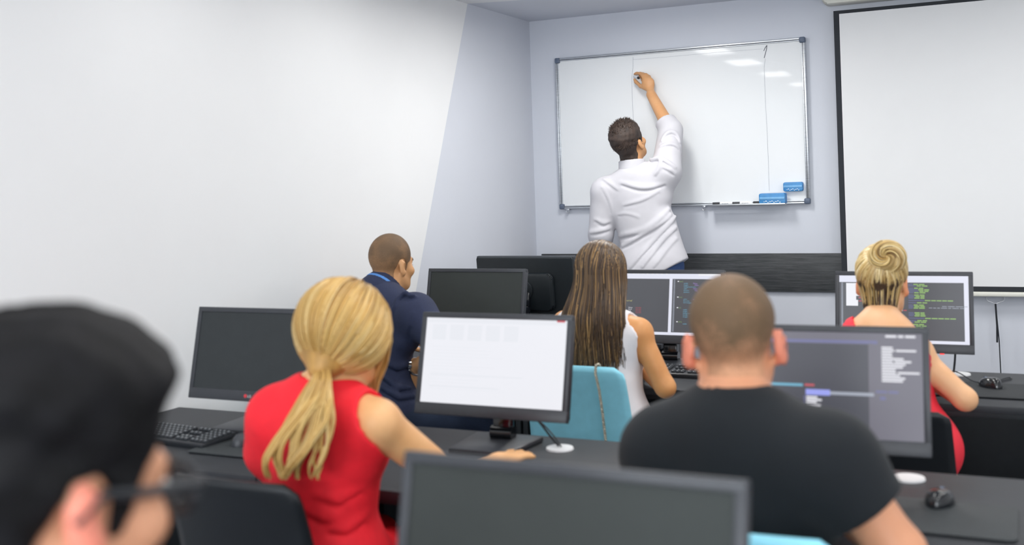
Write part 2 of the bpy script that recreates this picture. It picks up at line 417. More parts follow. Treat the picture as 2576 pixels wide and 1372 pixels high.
# ------------------------------------------------------------------ desks
DZ = 0.74
M_desk = mat('charcoal_desk_laminate', S(42, 45, 50), 0.5, spec=0.3, var=0.05, vscale=25, bump=0.08, bscale=400)
M_deskside = mat('black_desk_board', S(34, 40, 45), 0.55, var=0.04)
M_grom = mat('white_grommet_plastic', S(235, 236, 238), 0.35, var=0.01)
M_metal = mat('black_leg_metal', S(28, 31, 35), 0.4, metal=0.3)
def desk(label, x0, x1, y0, y1, gx=None, group='charcoal computer desks', gy=None):
    cx = (x0+x1)/2
    t = thing('computer_desk', label, 'desk', (cx, (y0+y1)/2, 0), 0, group)
    w, d = x1-x0-0.003, y1-y0
    bm = bmesh.new(); bx(bm, (0, 0, DZ-0.0125), (w, d, 0.025), 0.003); obj('desktop', bm, M_desk, t)
    for s in (-1, 1):
        bm = bmesh.new(); bx(bm, (s*(w/2-0.015), 0.02, (DZ-0.025)/2), (0.022, d-0.10, DZ-0.0252), 0.002); obj('side_panel', bm, M_deskside, t)
    bm = bmesh.new(); bx(bm, (0, d/2-0.08, DZ-0.225), (w-0.056, 0.018, 0.40), 0.002); obj('modesty_panel', bm, M_deskside, t)
    bm = bmesh.new(); bx(bm, (0, -d/2+0.05, DZ-0.0375), (w-0.056, 0.018, 0.024), 0.002); obj('front_apron', bm, M_deskside, t)
    if gx is not None:
        gy = (y1-0.13 if gy is None else gy) - (y0+y1)/2
        bm = bmesh.new(); cyl(bm, (gx-cx, gy, DZ-0.001), (gx-cx, gy, DZ+0.005), 0.042, 0.040, 32); obj('cable_grommet', bm, M_grom, t)
    return t
desk('charcoal desk against the white wall under the dark switched-off monitor', XL+0.004, -1.97, 2.41, 3.115)
desk('charcoal desk carrying the white-lit monitor', -1.97, -0.97, 2.41, 3.10, -1.284, gy=2.961)
desk('charcoal desk in front of the person in the black t-shirt', -0.97, 0.12, 2.35, 3.03, -0.304, gy=2.945)
desk('charcoal desk of the person in the navy polo shirt', XL+0.004, -1.90, 3.93, 4.60)
desk('charcoal desk of the person with long brown hair', -1.90, -0.95, 3.93, 4.60)
desk('charcoal desk below the projection screen, with the corded mouse on it', -0.95, 0.16, 3.935, 4.59, -0.268, gy=4.515)
desk('charcoal desk carrying the large nearest monitor', -1.15, -0.05, 0.92, 1.58)
desk('charcoal front desk carrying the monitor seen from behind', -2.62, -1.62, 5.00, 5.42)
# ------------------------------------------------------------------ monitors
M_case_d = mat('black_monitor_plastic', S(52, 55, 61), 0.42, var=0.03, vscale=60)
M_gloss = mat('glossy_black_plastic', S(22, 25, 30), 0.15, spec=0.6, var=0.02)
M_back = mat('black_monitor_back', S(27, 34, 39), 0.45, var=0.04)
M_off = mat('switched_off_screen', S(64, 68, 67), 0.55, spec=0.05, var=0.01)
M_offd = mat('dark_screen_glass', S(54, 58, 60), 0.45, spec=0.18, var=0.02)
M_red = mat('red_badge', S(205, 52, 62), 0.4, var=0.02)
M_redled = glow('red_indicator_light', S(255, 60, 60), 1.2)
G_white = glow('screen_white', S(233, 234, 240), 1.0)
G_pale = glow('screen_pale_grey', S(228, 230, 236), 1.0)
G_bar = glow('screen_lilac_white', S(222, 224, 238), 1.0)
G_code = glow('screen_code_grey', S(72, 74, 80), 1.0)
G_dark = glow('screen_editor_dark', S(62, 64, 74), 1.0)
G_mid = glow('screen_editor_grey', S(104, 102, 114), 1.0)
G_purple = glow('code_purple', S(140, 112, 178), 1.3)
G_cyan = glow('code_cyan', S(92, 152, 176), 1.3)
G_green = glow('code_green', S(128, 164, 92), 1.3)
G_yel = glow('code_yellow', S(176, 172, 104), 1.3)
G_redc = glow('code_red', S(172, 66, 76), 1.3)
G_txt = glow('code_white', S(204, 204, 210), 1.3)
G_num = glow('code_line_numbers', S(140, 146, 158), 1.3)
G_blu = glow('code_blue_grey', S(92, 98, 132), 1.0)
G_sel = glow('menu_highlight', S(150, 158, 236), 1.0)
G_lil = glow('editor_line', S(104, 106, 150), 1.0)
SCREENMATS = [G_white, G_bar, G_code, G_purple, G_cyan, G_green, G_yel, G_redc, G_txt, G_num, G_blu, G_pale, G_dark, G_mid, G_sel, G_lil]
WHITE, BAR, CODE, PURP, CYAN, GREEN, YEL, RED, TXT, NUM, BLU, PALE, DARK, MID, SEL, LIL = range(16)

MW, MH = 0.508, 0.313
SX0, SX1, SZ0, SZ1 = -MW/2+0.016, MW/2-0.016, -MH/2+0.036, MH/2-0.017   # screen rectangle, panel coordinates
def monitor(label, X, Y, zc, tilt=13.0, yaw=0.0, screen='off', scale=1.0, facing=0.0, neck_dx=0.0, group=None, logo=False, led=False):
    t = thing('computer_monitor', label, 'monitor', (X, Y, DZ), math.radians(yaw+facing), group)
    h = zc-DZ
    P = T3(0, 0, h) @ Matrix.Rotation(math.radians(-tilt), 4, 'X') @ Matrix.Scale(scale, 4)
    bm = bmesh.new()
    # frame around the recessed screen, then the back shell
    prism(bm, [(-MW/2, -MH/2), (MW/2, -MH/2), (MW/2, SZ0), (-MW/2, SZ0)], -0.012, 0.012, 0.0025, P)
    prism(bm, [(-MW/2, SZ1), (MW/2, SZ1), (MW/2, MH/2), (-MW/2, MH/2)], -0.012, 0.012, 0.0025, P)
    prism(bm, [(-MW/2, SZ0-0.003), (SX0, SZ0-0.003), (SX0, SZ1+0.003), (-MW/2, SZ1+0.003)], -0.0118, 0.012, 0.0015, P)
    prism(bm, [(SX1, SZ0-0.003), (MW/2, SZ0-0.003), (MW/2, SZ1+0.003), (SX1, SZ1+0.003)], -0.0118, 0.012, 0.0015, P)
    obj('bezel', bm, M_case_d, t)
    bm = bmesh.new()
    prism(bm, rrect(-MW/2+0.002, -MH/2+0.002, MW/2-0.002, MH/2-0.002, 0.012), 0.004, 0.026, 0.006, P)
    prism(bm, rrect(-0.15, -0.10, 0.15, 0.08, 0.03), 0.02, 0.044, 0.012, P)
    prism(bm, rrect(-0.045, -0.045, 0.045, 0.045, 0.04), 0.04, 0.050, 0.003, P)
    obj('back_shell', bm, M_back, t)
    bm = bmesh.new(); quadxz(bm, SX0-0.002, SZ0-0.002, SX1+0.002, SZ1+0.002, -0.0085, P)
    base = {'off': M_off, 'dark': M_offd, 'white': G_white, 'code': G_code, 'code2': G_code, 'editor': G_mid}[screen]
    sc = obj('screen', bm, base, t, smooth=False)
    if screen in ('white', 'code', 'code2', 'editor'):
        bm = bmesh.new(); screen_content(bm, screen, P); obj('screen_picture', bm, SCREENMATS, sc, smooth=False)
    if logo:
        bm = bmesh.new()
        for a in range(1):
            cyl(bm, (-0.008, -0.0120, -MH/2+0.018), (-0.008, -0.0128, -MH/2+0.018), 0.0062, seg=24, M=P)
        lg = obj('logo', bm, M_red, t)
        bm = bmesh.new(); text_bm(bm, 'LG', 0.0125, P @ T3(0.0005, -0.0126, -MH/2+0.0135)); obj('logo_letters', bm, M_whitep, lg, smooth=False)
    if led:
        bm = bmesh.new(); bx(bm, (0.14, -0.010, -MH/2-0.001), (0.016, 0.006, 0.005), 0.001, M=P); obj('power_light', bm, M_redled, t)
    # neck leaning back from the foot, glossy hinge, flat foot
    bm = bmesh.new()
    top = P @ Vector((neck_dx, 0.044, -0.075))
    N = [(neck_dx, 0.055, 0.012), (neck_dx, 0.060, h*0.35), (top.x, max(top.y, 0.058), top.z), (top.x, top.y, top.z+0.07)]
    for a, b, w in ((N[0], N[1], 0.062), (N[1], N[2], 0.066), (N[2], N[3], 0.070)):
        a, b = Vector(a), Vector(b); d = b-a
        R = d.to_track_quat('Z', 'Y').to_matrix().to_4x4()
        bx(bm, (0, 0, d.length/2), (w, 0.030, d.length+0.006), 0.007, 2, T3(*a) @ Matrix.Rotation(math.atan2(-d.y, d.z), 4, 'X'))
    obj('stand_neck', bm, M_gloss, t)
    bm = bmesh.new(); cyl(bm, (-0.036+neck_dx, 0.052, 0.03), (0.036+neck_dx, 0.052, 0.03), 0.022, seg=24); obj('hinge', bm, M_gloss, t)
    bm = bmesh.new(); prism(bm, [(-0.115, -0.10), (0.115, -0.10), (0.098, 0.12), (-0.098, 0.12)], 0, 0.016, 0.004, T3(0, 0, 0.0162) @ Matrix.Rotation(-math.pi/2, 4, 'X') @ Matrix.Scale(-1, 4, (0, 0, 1)) @ Matrix.Scale(1, 4))
    obj('stand_foot', bm, M_case_d, t)
    return t

def screen_content(bm, kind, P):
    w, h = SX1-SX0, SZ1-SZ0
    def r(u0, v0, u1, v1, mi, dy=0.0): # u right, v down, 0..1
        quadxz(bm, SX0+u0*w, SZ1-v1*h, SX0+u1*w, SZ1-v0*h, -0.0088-0.0002*dy, P, mi)
    def tx(s, u, v, mi, size=0.0074, dy=3):
        text_bm(bm, s, size, P @ T3(SX0+u*w, -0.0088-0.0002*dy, SZ1-v*h), mi)
    q = random.Random(kind)
    def words(u, v, mi, n, hh=0.012, lo=0.02, hi=0.06, gap=0.008, dy=3):
        for _ in range(n):
            L = q.uniform(lo, hi); r(u, v, u+L, v+hh, mi, dy); u += L+gap
        return u
    if kind == 'white':
        r(0.0, 0.0, 1, 0.055, PALE, 1); r(0.93, 0.0, 0.985, 0.02, RED, 2)
        for k in range(5): r(0.05+0.13*k, 0.08, 0.15+0.13*k, 0.26, PALE, 1)
        for k in range(14): r(0.06, 0.34+0.038*k, 0.36+0.26*q.random(), 0.345+0.038*k, PALE, 1)
        r(0.06, 0.66, 0.72, 0.675, PALE, 2); r(0.06, 0.80, 0.56, 0.815, PALE, 2)
    if kind == 'code':
        r(0, 0, 1, 0.085, BAR, 1); r(0.80, 0.0, 0.985, 0.03, WHITE, 2); r(0.0, 0.955, 1, 1, BAR, 1); r(0.537, 0.08, 0.565, 0.96, BAR, 2)
        for k in range(11): r(0.05+0.045*k, 0.0, 0.07+0.045*k, 0.012, WHITE, 2)
        for k in range(56): r(0.575, 0.095+0.0152*k, 0.590, 0.1025+0.0152*k, NUM, 1)
        y = 0.135; u1 = 0.64
        for head, lines in (('nav {', ('width: 700px;', 'height: 300px;', 'background-color: rgba(0,0,0,0.8);', 'right: 100px;', 'bottom: 10px;', 'position: absolute;')),
                            ('li a {', ('color: white;', 'font-size: 18px;', 'font-weight: bold;')),
                            ('ul {', ('width: 500px;', 'height: 400px;', 'background-color: #fff;', 'border: 1px solid gray;', 'margin: 0px 10px 0px 5px;')),
                            ('ul li {', ('width: 100px;',))):
            r(u1-0.028, y-0.018, u1-0.015, y-0.002, TXT, 2); tx(head, u1-0.01, y, GREEN); y += 0.031
            for l in lines:
                a, b = l.split(': '); tx(a+':', u1+0.03, y, CYAN); tx(b, u1+0.045+0.0135*len(a), y, PURP); y += 0.0285
            y += 0.055
        for (u, v, s, mi) in ((0.02, 0.13, 'content="text', YEL), (0.02, 0.20, '<head>', RED), (0.02, 0.30, 'class', YEL), (0.02, 0.375, 'src="main"', YEL),
                              (0.10, 0.46, 'id="image1.jpg"', YEL), (0.06, 0.52, 'left="nav"', YEL), (0.20, 0.775, 'link', TXT), (0.25, 0.83, 'index.html', TXT), (0.34, 0.83, '</a>', RED),
                              (0.24, 0.935-0.01, 'href="image.jpg" alt=""', YEL)): tx(s, u, v, mi)
        for k in range(4):
            tx('<li><a', 0.06, 0.575+0.028*k, YEL); tx(('Home', 'Book', 'Link', 'Email')[k], 0.16, 0.575+0.028*k, TXT); tx('</a></li>', 0.225, 0.575+0.028*k, RED)
    if kind == 'code2':
        r(0, 0, 1, 0.10, BAR, 1); r(0.965, 0.09, 1, 1, BAR, 1); r(0.0, 0.955, 1, 1, BAR, 1); r(0.43, 0.09, 0.455, 0.96, BAR, 1)
        for k in range(50): r(0.015, 0.11+0.0155*k, 0.03, 0.118+0.0155*k, NUM, 1); r(0.465, 0.11+0.0155*k, 0.48, 0.118+0.0155*k, NUM, 1)
        for v0, v1, u1 in ((0.115, 0.19, 0.20), (0.19, 0.24, 0.19), (0.24, 0.31, 0.16), (0.31, 0.37, 0.135), (0.37, 0.46, 0.15)): r(0.055, v0, u1, v1, WHITE, 1)
        words(0.155, 0.33, RED, 1); words(0.155, 0.38, RED, 1); words(0.18, 0.36, GREEN, 1)
        y = 0.12
        for n, us in ((2, (0.585, 0.61)), (4, (0.59, 0.62, 0.63)), (3, (0.59, 0.60)), (1, (0.67,)), (1, (0.61,)), (3, (0.585, 0.59)), (0, ()), (3, (0.59, 0.595)), (1, (0.67,)), (2, (0.61, 0.59)), (3, (0.58, 0.6)), (2, (0.6,)), (0, ()), (3, (0.59, 0.6))):
            if n == 0: r(0.49, y+0.006, 0.50, y+0.018, TXT, 2); words(0.505, y+0.004, RED, 1, lo=0.02, hi=0.03); y += 0.035; continue
            for k in range(n):
                u = us[k % len(us)] if us else 0.6
                r(0.545, y, u-0.005, y+0.015, BLU, 2); words(u, y, GREEN, 5 if u > 0.65 else 2, 0.015, 0.03, 0.045, 0.006); y += 0.0225
            y += 0.012
        words(0.80, 0.445, NUM, 4, 0.008); words(0.70, 0.47, NUM, 7, 0.008)
    if kind == 'editor':
        r(0.0, 0.12, 0.16, 0.70, MID, 1); r(0.12, 0.11, 0.735, 0.94, DARK, 2)
        r(0, 0.0, 1, 0.035, MID, 1); words(0.02, 0.012, TXT, 5, 0.022, 0.03, 0.06); r(0.0, 0.075, 0.78, 0.105, LIL, 2); words(0.02, 0.078, TXT, 3, 0.02)
        r(0.735, 0.10, 0.76, 0.95, MID, 3); r(0.37, 0.92, 0.74, 0.935, LIL, 3)
        words(0.82, 0.02, TXT, 3, 0.02)
        for k in range(13): words(0.80, 0.13+0.026*k, TXT, 2 if k % 4 == 1 else 1, 0.017, 0.05, 0.12)
        words(0.02, 0.345, RED, 3, 0.014, 0.05, 0.09); words(0.02, 0.40, RED, 1, 0.014, 0.06, 0.1)
        words(0.02, 0.50, CYAN, 2, 0.028, 0.05, 0.10); r(0.22, 0.505, 0.40, 0.53, CYAN, 3); words(0.41, 0.505, RED, 1, 0.02)
        r(0.415, 0.555, 0.54, 0.61, SEL, 4); r(0.54, 0.57, 0.76, 0.60, NUM, 4)
        for k in range(5): words(0.418, 0.622+0.024*k, TXT, 1, 0.018, 0.05, 0.085); r(0.405, 0.62+0.024*k, 0.414, 0.637+0.024*k, LIL, 4)
        words(0.77, 0.545, LIL, 2, 0.02); words(0.79, 0.60, LIL, 1, 0.03)

zc = 0.985
monitor('dark switched-off monitor on the desk against the white wall', -2.380, 2.925, zc, 13, 0, 'dark', logo=True)
monitor('monitor showing a bright white page, on the middle desk', -1.481, 2.93, zc, 14, 0, 'white')
monitor('monitor with a dim dark editor, behind the short-haired person in black', -0.487, 2.80, 0.992, 13, 3, 'editor')
monitor('blank grey monitor in front of the person in the navy polo', -2.327, 4.44, 0.992, 13, 0, 'off')
monitor('monitor with two panes of coloured code, beside the long brown hair', -1.415, 4.44, 0.99, 13, 0, 'code')
monitor('monitor with green code in front of the person with the blond bun', -0.461, 4.46, 0.985, 10, 0, 'code2', led=True)
monitor('large nearest monitor with a blank grey screen at the bottom edge', -0.591, 1.348, 0.988, 13, 0, 'off')
monitor('black monitor seen from behind, on the front desk by the grey wall', -2.385, 5.15, 0.985, 6, 0, 'dark', scale=1.1, facing=180, neck_dx=0.0)

# ------------------------------------------------------------------ keyboards, mice, pads, cables
M_key = mat('black_keycap', S(44, 48, 53), 0.35, var=0.08)
M_keylite = mat('grey_keycap', S(124, 128, 134), 0.45, var=0.06)
M_kbase = mat('keyboard_shell', S(34, 37, 42), 0.4)
M_kgrey = mat('grey_keyboard_shell', S(96, 100, 106), 0.45)
M_legend = mat('pale_key_legend', S(176, 182, 186), 0.5)
def keyboard(label, x, y, rz, shell, key):
    t = thing('keyboard', label, 'keyboard', (x, y, DZ+0.0005), math.radians(rz), 'desktop keyboards')
    bm = bmesh.new(); L, D = 0.44, 0.145
    R = Matrix.Rotation(math.radians(4), 4, 'X')
    bx(bm, (0, 0, 0.0), (L, D, 0.016), 0.004, 2, T3(0, 0, 0.014) @ R); bx(bm, (0, -D/2+0.004, 0.004), (L-0.02, 0.006, 0.008), 0.002); bx(bm, (0, D/2-0.012, 0.007), (L-0.04, 0.012, 0.014), 0.002)
    obj('shell', bm, shell, t)
    bm = bmesh.new(); b2 = bmesh.new()
    for blk, (x0, n) in enumerate(((-0.208, 15), (0.083, 3), (0.150, 4))):
        for row in range(6):
            if blk == 1 and row in (2, 4): continue
            k = 0
            while k < n:
                wide = 1
                if blk == 0 and row == 0 and 4 <= k < 10: wide = 6
                if blk == 0 and row == 1 and k == 0: wide = 2
                cx = x0+0.0185*(k+(wide-1)/2)+0.008; cy = -D/2+0.022+0.0195*row
                bx(bm, (cx, cy, 0.0115), (0.0185*wide-0.003, 0.0155, 0.008), 0.002, 1, T3(0, 0, 0.0135) @ R)
                if wide == 1: bx(b2, (cx-0.003, cy+0.002, 0.0157), (0.004, 0.005, 0.0006), 0, 1, T3(0, 0, 0.0135) @ R)
                k += wide
    ks = obj('keys', bm, key, t); ks['kind'] = 'stuff'
    lg = obj('key_legends', b2, M_legend, ks); lg['kind'] = 'stuff'
    return t
keyboard('black keyboard on the desk under the switched-off monitor', -2.545, 2.70, -6, M_kbase, M_key)
keyboard('black keyboard under the two-pane code monitor', -1.40, 4.235, 0, M_kbase, M_key)
keyboard('grey keyboard beside the person in the navy polo', -2.22, 4.22, 0, M_kgrey, M_keylite)

def mouse(label, x, y, z, rz, gloss=True):
    t = thing('computer_mouse', label, 'mouse', (x, y, z), math.radians(rz), 'computer mice')
    V = []; nu, nv = 24, 12; F = []
    for j in range(nv+1):
        ph = (math.pi/2)*j/nv
        for i in range(nu):
            th = 2*math.pi*i/nu
            xx = 0.031*math.cos(th)*math.cos(ph)**0.6*(1+0.06*math.cos(2*th)); yy = 0.056*math.sin(th)*math.cos(ph)**0.55
            V.append((xx, yy, 0.002+0.034*math.sin(ph)*(1-0.25*(yy/0.056))))
    for j in range(nv):
        for i in range(nu): F.append((j*nu+i, j*nu+(i+1) % nu, (j+1)*nu+(i+1) % nu, (j+1)*nu+i))
    npobj('shell', V, F, M_gloss if gloss else M_case_d, t)
    bm = bmesh.new(); cyl(bm, (-0.004, 0.030, 0.024), (0.004, 0.030, 0.024), 0.0095, seg=18); obj('scroll_wheel', bm, M_greyplastic, t)
    bm = bmesh.new(); bx(bm, (0, 0, 0.0015), (0.05, 0.095, 0.003), 0.001); obj('underside', bm, M_blackp, t)
    return t
M_pad = mat('black_mouse_mat', S(48, 53, 56), 0.7, var=0.03, bump=0.2, bscale=900)
M_padd = mat('black_cloth_mat', S(34, 38, 42), 0.8, var=0.03, bump=0.2, bscale=900)
def pad(label, x0, x1, y0, y1, m, rz=0):
    bm = bmesh.new(); w, d = x1-x0, y1-y0
    prism(bm, rrect(-w/2, -d/2, w/2, d/2, 0.02), 0, 0.003, 0.0008, Matrix.Rotation(math.radians(-90), 4, 'X') @ Matrix.Scale(-1, 4, (0, 1, 0)) @ Matrix.Scale(-1, 4, (0, 0, 1)))
    o = obj('mouse_pad', bm, m); o.location = ((x0+x1)/2, (y0+y1)/2, DZ+0.0035); o.rotation_euler.z = math.radians(rz)
    tag(o, label, 'mouse pad', 'mouse pads')
pad('black mouse pad beside the keyboard on the desk by the white wall', -2.36, -2.10, 2.56, 2.80, M_pad)
pad('large dark mouse pad at the right edge beside the person in black', -0.38, -0.045, 2.50, 2.755, M_pad)
pad('black mouse pad on the desk below the projection screen', -0.36, 0.02, 4.06, 4.33, M_padd)
mouse('black mouse beside the keyboard on the desk by the white wall', -2.235, 2.70, DZ+0.0045, -12, False)
mouse('glossy black mouse next to the arm of the person in the black t-shirt', -0.214, 2.73, DZ+0.0045, -8)
mouse('glossy black corded mouse on the desk below the projection screen', -0.150, 4.255, DZ+0.0045, 35)
def cable(label, pts, r=0.0022, n=40):
    P = [Vector(p) for p in pts]; out = []
    for i in range(len(P)-1):
        p0, p1, p2, p3 = P[max(i-1, 0)], P[i], P[i+1], P[min(i+2, len(P)-1)]
        for k in range(10):
            s = k/10
            out.append(0.5*((2*p1)+(-p0+p2)*s+(2*p0-5*p1+4*p2-p3)*s*s+(-p0+3*p1-3*p2+p3)*s**3))
    out.append(P[-1]); bm = bmesh.new(); tube(bm, out, r, 8)
    o = obj('cable', bm, M_blackp); tag(o, label, 'cable', 'black cables'); return o
z = DZ+0.004
cable('thin black mouse cord curling over the desk below the projection screen', [(-0.180, 4.298, DZ+0.012), (-0.215, 4.37, z), (-0.262, 4.47, z+0.008), (-0.29, 4.50, z+0.012), (-0.275, 4.512, z+0.006)])
cable('small loop of black cord behind the corded mouse', [(-0.142, 4.32, z), (-0.12, 4.39, z), (-0.085, 4.45, z), (-0.095, 4.47, z), (-0.12, 4.42, z), (-0.150, 4.335, z)])
cable('black power cable hanging from the green code monitor into its desk grommet', [(-0.278, 4.515, 0.86), (-0.282, 4.515, 0.80), (-0.288, 4.515, 0.748)], 0.004)
cable('black cable from the white-lit monitor to the desk grommet', [(-1.40, 2.975, 0.86), (-1.36, 3.0, 0.80), (-1.32, 2.985, 0.765), (-1.29, 2.965, 0.748)], 0.0032)
cable('second thin black cable looping behind the white-lit monitor', [(-1.42, 2.985, 0.85), (-1.37, 3.03, 0.795), (-1.315, 2.99, 0.77), (-1.278, 2.958, 0.748)], 0.0022)
cable('thin black cord on the desk by the white wall', [(-2.47, 2.80, z), (-2.40, 2.82, z), (-2.30, 2.81, z), (-2.22, 2.79, z+0.001)], 0.0022)

# ------------------------------------------------------------------ chairs
M_blue = mat('sky_blue_shell_plastic', S(152, 228, 250), 0.42, var=0.02, bump=0.06, bscale=500)
M_black = mat('black_chair_shell', S(14, 20, 26), 0.5, var=0.03)
M_chrome = mat('chrome_leg', S(180, 182, 186), 0.2, metal=1.0)
def chair(label, x, y, rz, m, top=0.88, wt=0.385, wb=0.41, group='shell chairs', thick=0.014, lean=0.10):
    t = thing('shell_chair', label, 'chair', (x, y, 0), math.radians(rz), group)
    def shell(poly_fn, name):
        pass
    # backrest: tapered panel, rounded at the top corners, slightly dished and leaning back
    zb, zt = 0.46, top; nu, nv = 16, 18; V = []; F = []
    for side in (0, 1):
        for j in range(nv+1):
            v = j/nv; zz = zb+(zt-zb)*v
            hw = (wb+(wt-wb)*v)/2
            if v > 0.90: hw -= 0.035*(1-math.sqrt(max(0, 1-((v-0.90)/0.10)**2)))
            for i in range(nu+1):
                u = -1+2*i/nu
                yy = -0.19 - lean*v - 0.02*(1-u*u) + 0.015*math.sin(v*3.0)
                V.append((hw*u, yy-(thick if side else 0), zz - 0.004*u*u*v))
    n1 = (nu+1)*(nv+1)
    for j in range(nv):
        for i in range(nu):
            a = j*(nu+1)+i; F.append((a+1, a, a+nu+1, a+nu+2)); b = n1+a; F.append((b, b+1, b+nu+2, b+nu+1))
    def rim(idx):
        for p, q_ in zip(idx, idx[1:]): F.append((p, q_, q_+n1, p+n1))
    rim([i for i in range(nu+1)]); rim([nv*(nu+1)+i for i in range(nu, -1, -1)])
    rim([j*(nu+1)+nu for j in range(nv+1)]); rim([j*(nu+1) for j in range(nv, -1, -1)])
    b_ = npobj('backrest', V, F, m, t)
    bm = bmesh.new(); prism(bm, rrect(-wb/2, -0.20, wb/2, 0.21, 0.06), 0, 0.02, 0.006, T3(0, 0, 0.46) @ Matrix.Rotation(-math.pi/2, 4, 'X') @ Matrix.Scale(-1, 4, (0, 0, 1)))
    bx(bm, (0, -0.19, 0.462), (wb-0.02, 0.05, 0.03), 0.01, 2)
    obj('seat', bm, m, t)
    for sx in (-1, 1):
        for sy in (-1, 1):
            bm = bmesh.new(); tube(bm, [(sx*0.16, sy*0.14, 0.435), (sx*0.19, sy*0.18, 0.22), (sx*0.205, sy*0.20, 0.0)], 0.011, 12); obj('leg', bm, M_chrome, t)
    bm = bmesh.new()
    for sy in (-1, 1): tube(bm, [(-0.165, sy*0.14, 0.43), (0.165, sy*0.14, 0.43)], 0.010, 10)
    for sx in (-1, 1): tube(bm, [(sx*0.16, -0.15, 0.43), (sx*0.16, 0.15, 0.43)], 0.010, 10)
    obj('seat_frame', bm, M_chrome, t)
    return t
# ------------------------------------------------------------------ bodies: smooth blends of limbs, polygonised as one surface
f32 = np.float32
def vec(*a): return np.array(a, dtype=float)
def unit(v): v = np.asarray(v, float); return v/np.linalg.norm(v)
def rot(yaw=0, pitch=0, roll=0):
    """columns right, forward, up; yaw turns left, pitch looks up, roll leans to the right (degrees)"""
    return np.array((Matrix.Rotation(math.radians(yaw), 3, 'Z') @ Matrix.Rotation(math.radians(pitch), 3, 'X') @ Matrix.Rotation(math.radians(roll), 3, 'Y')))

class Prim:
    def __init__(s, lo, hi, fn, k): s.lo, s.hi, s.fn, s.k = np.asarray(lo, float), np.asarray(hi, float), fn, k

def ell(c, r, R=None, k=0.03):
    c = np.asarray(c, float); r = np.asarray(r, float); R = np.eye(3) if R is None else np.asarray(R)
    ext = np.sqrt(((R*r)**2).sum(1))
    def fn(X, Y, Z):
        x, y, z = X-c[0], Y-c[1], Z-c[2]
        a = (x*R[0, 0]+y*R[1, 0]+z*R[2, 0])/r[0]; b = (x*R[0, 1]+y*R[1, 1]+z*R[2, 1])/r[1]; d = (x*R[0, 2]+y*R[1, 2]+z*R[2, 2])/r[2]
        k0 = np.sqrt(a*a+b*b+d*d)+1e-9; k1 = np.sqrt((a/r[0])**2+(b/r[1])**2+(d/r[2])**2)+1e-9
        return (k0*(k0-1)/k1).astype(f32)
    return Prim(c-ext, c+ext, fn, k)

def rc(a, b, ra, rb, k=0.02, cut=None):
    """tapered limb from a to b; cut = (point, normal) planes that trim it flat"""
    a = np.asarray(a, float); b = np.asarray(b, float); d = b-a; L2 = (d*d).sum()
    rm = max(ra, rb)
    def fn(X, Y, Z):
        x, y, z = X-a[0], Y-a[1], Z-a[2]
        t = np.clip((x*d[0]+y*d[1]+z*d[2])/L2, 0, 1)
        q = np.sqrt((x-t*d[0])**2+(y-t*d[1])**2+(z-t*d[2])**2)-(ra+(rb-ra)*t)
        for p, n in (cut or ()):
            q = np.maximum(q, (X-p[0])*n[0]+(Y-p[1])*n[1]+(Z-p[2])*n[2])
        return q.astype(f32)
    return Prim(np.minimum(a, b)-rm, np.maximum(a, b)+rm, fn, k)

def chain(pts, rs, k=0.015):
    return [rc(pts[i], pts[i+1], rs[i], rs[i+1], k) for i in range(len(pts)-1)]

def pline(H, rs, k=0.02):
    """one rounded ridge along a line of points"""
    ps = [rc(a, b, r0, r1) for a, b, r0, r1 in zip(H, H[1:], rs, rs[1:])]
    def fn(X, Y, Z):
        d = ps[0].fn(X, Y, Z)
        for p in ps[1:]: d = np.minimum(d, p.fn(X, Y, Z))
        return d
    return Prim(np.min([p.lo for p in ps], 0), np.max([p.hi for p in ps], 0), fn, k)

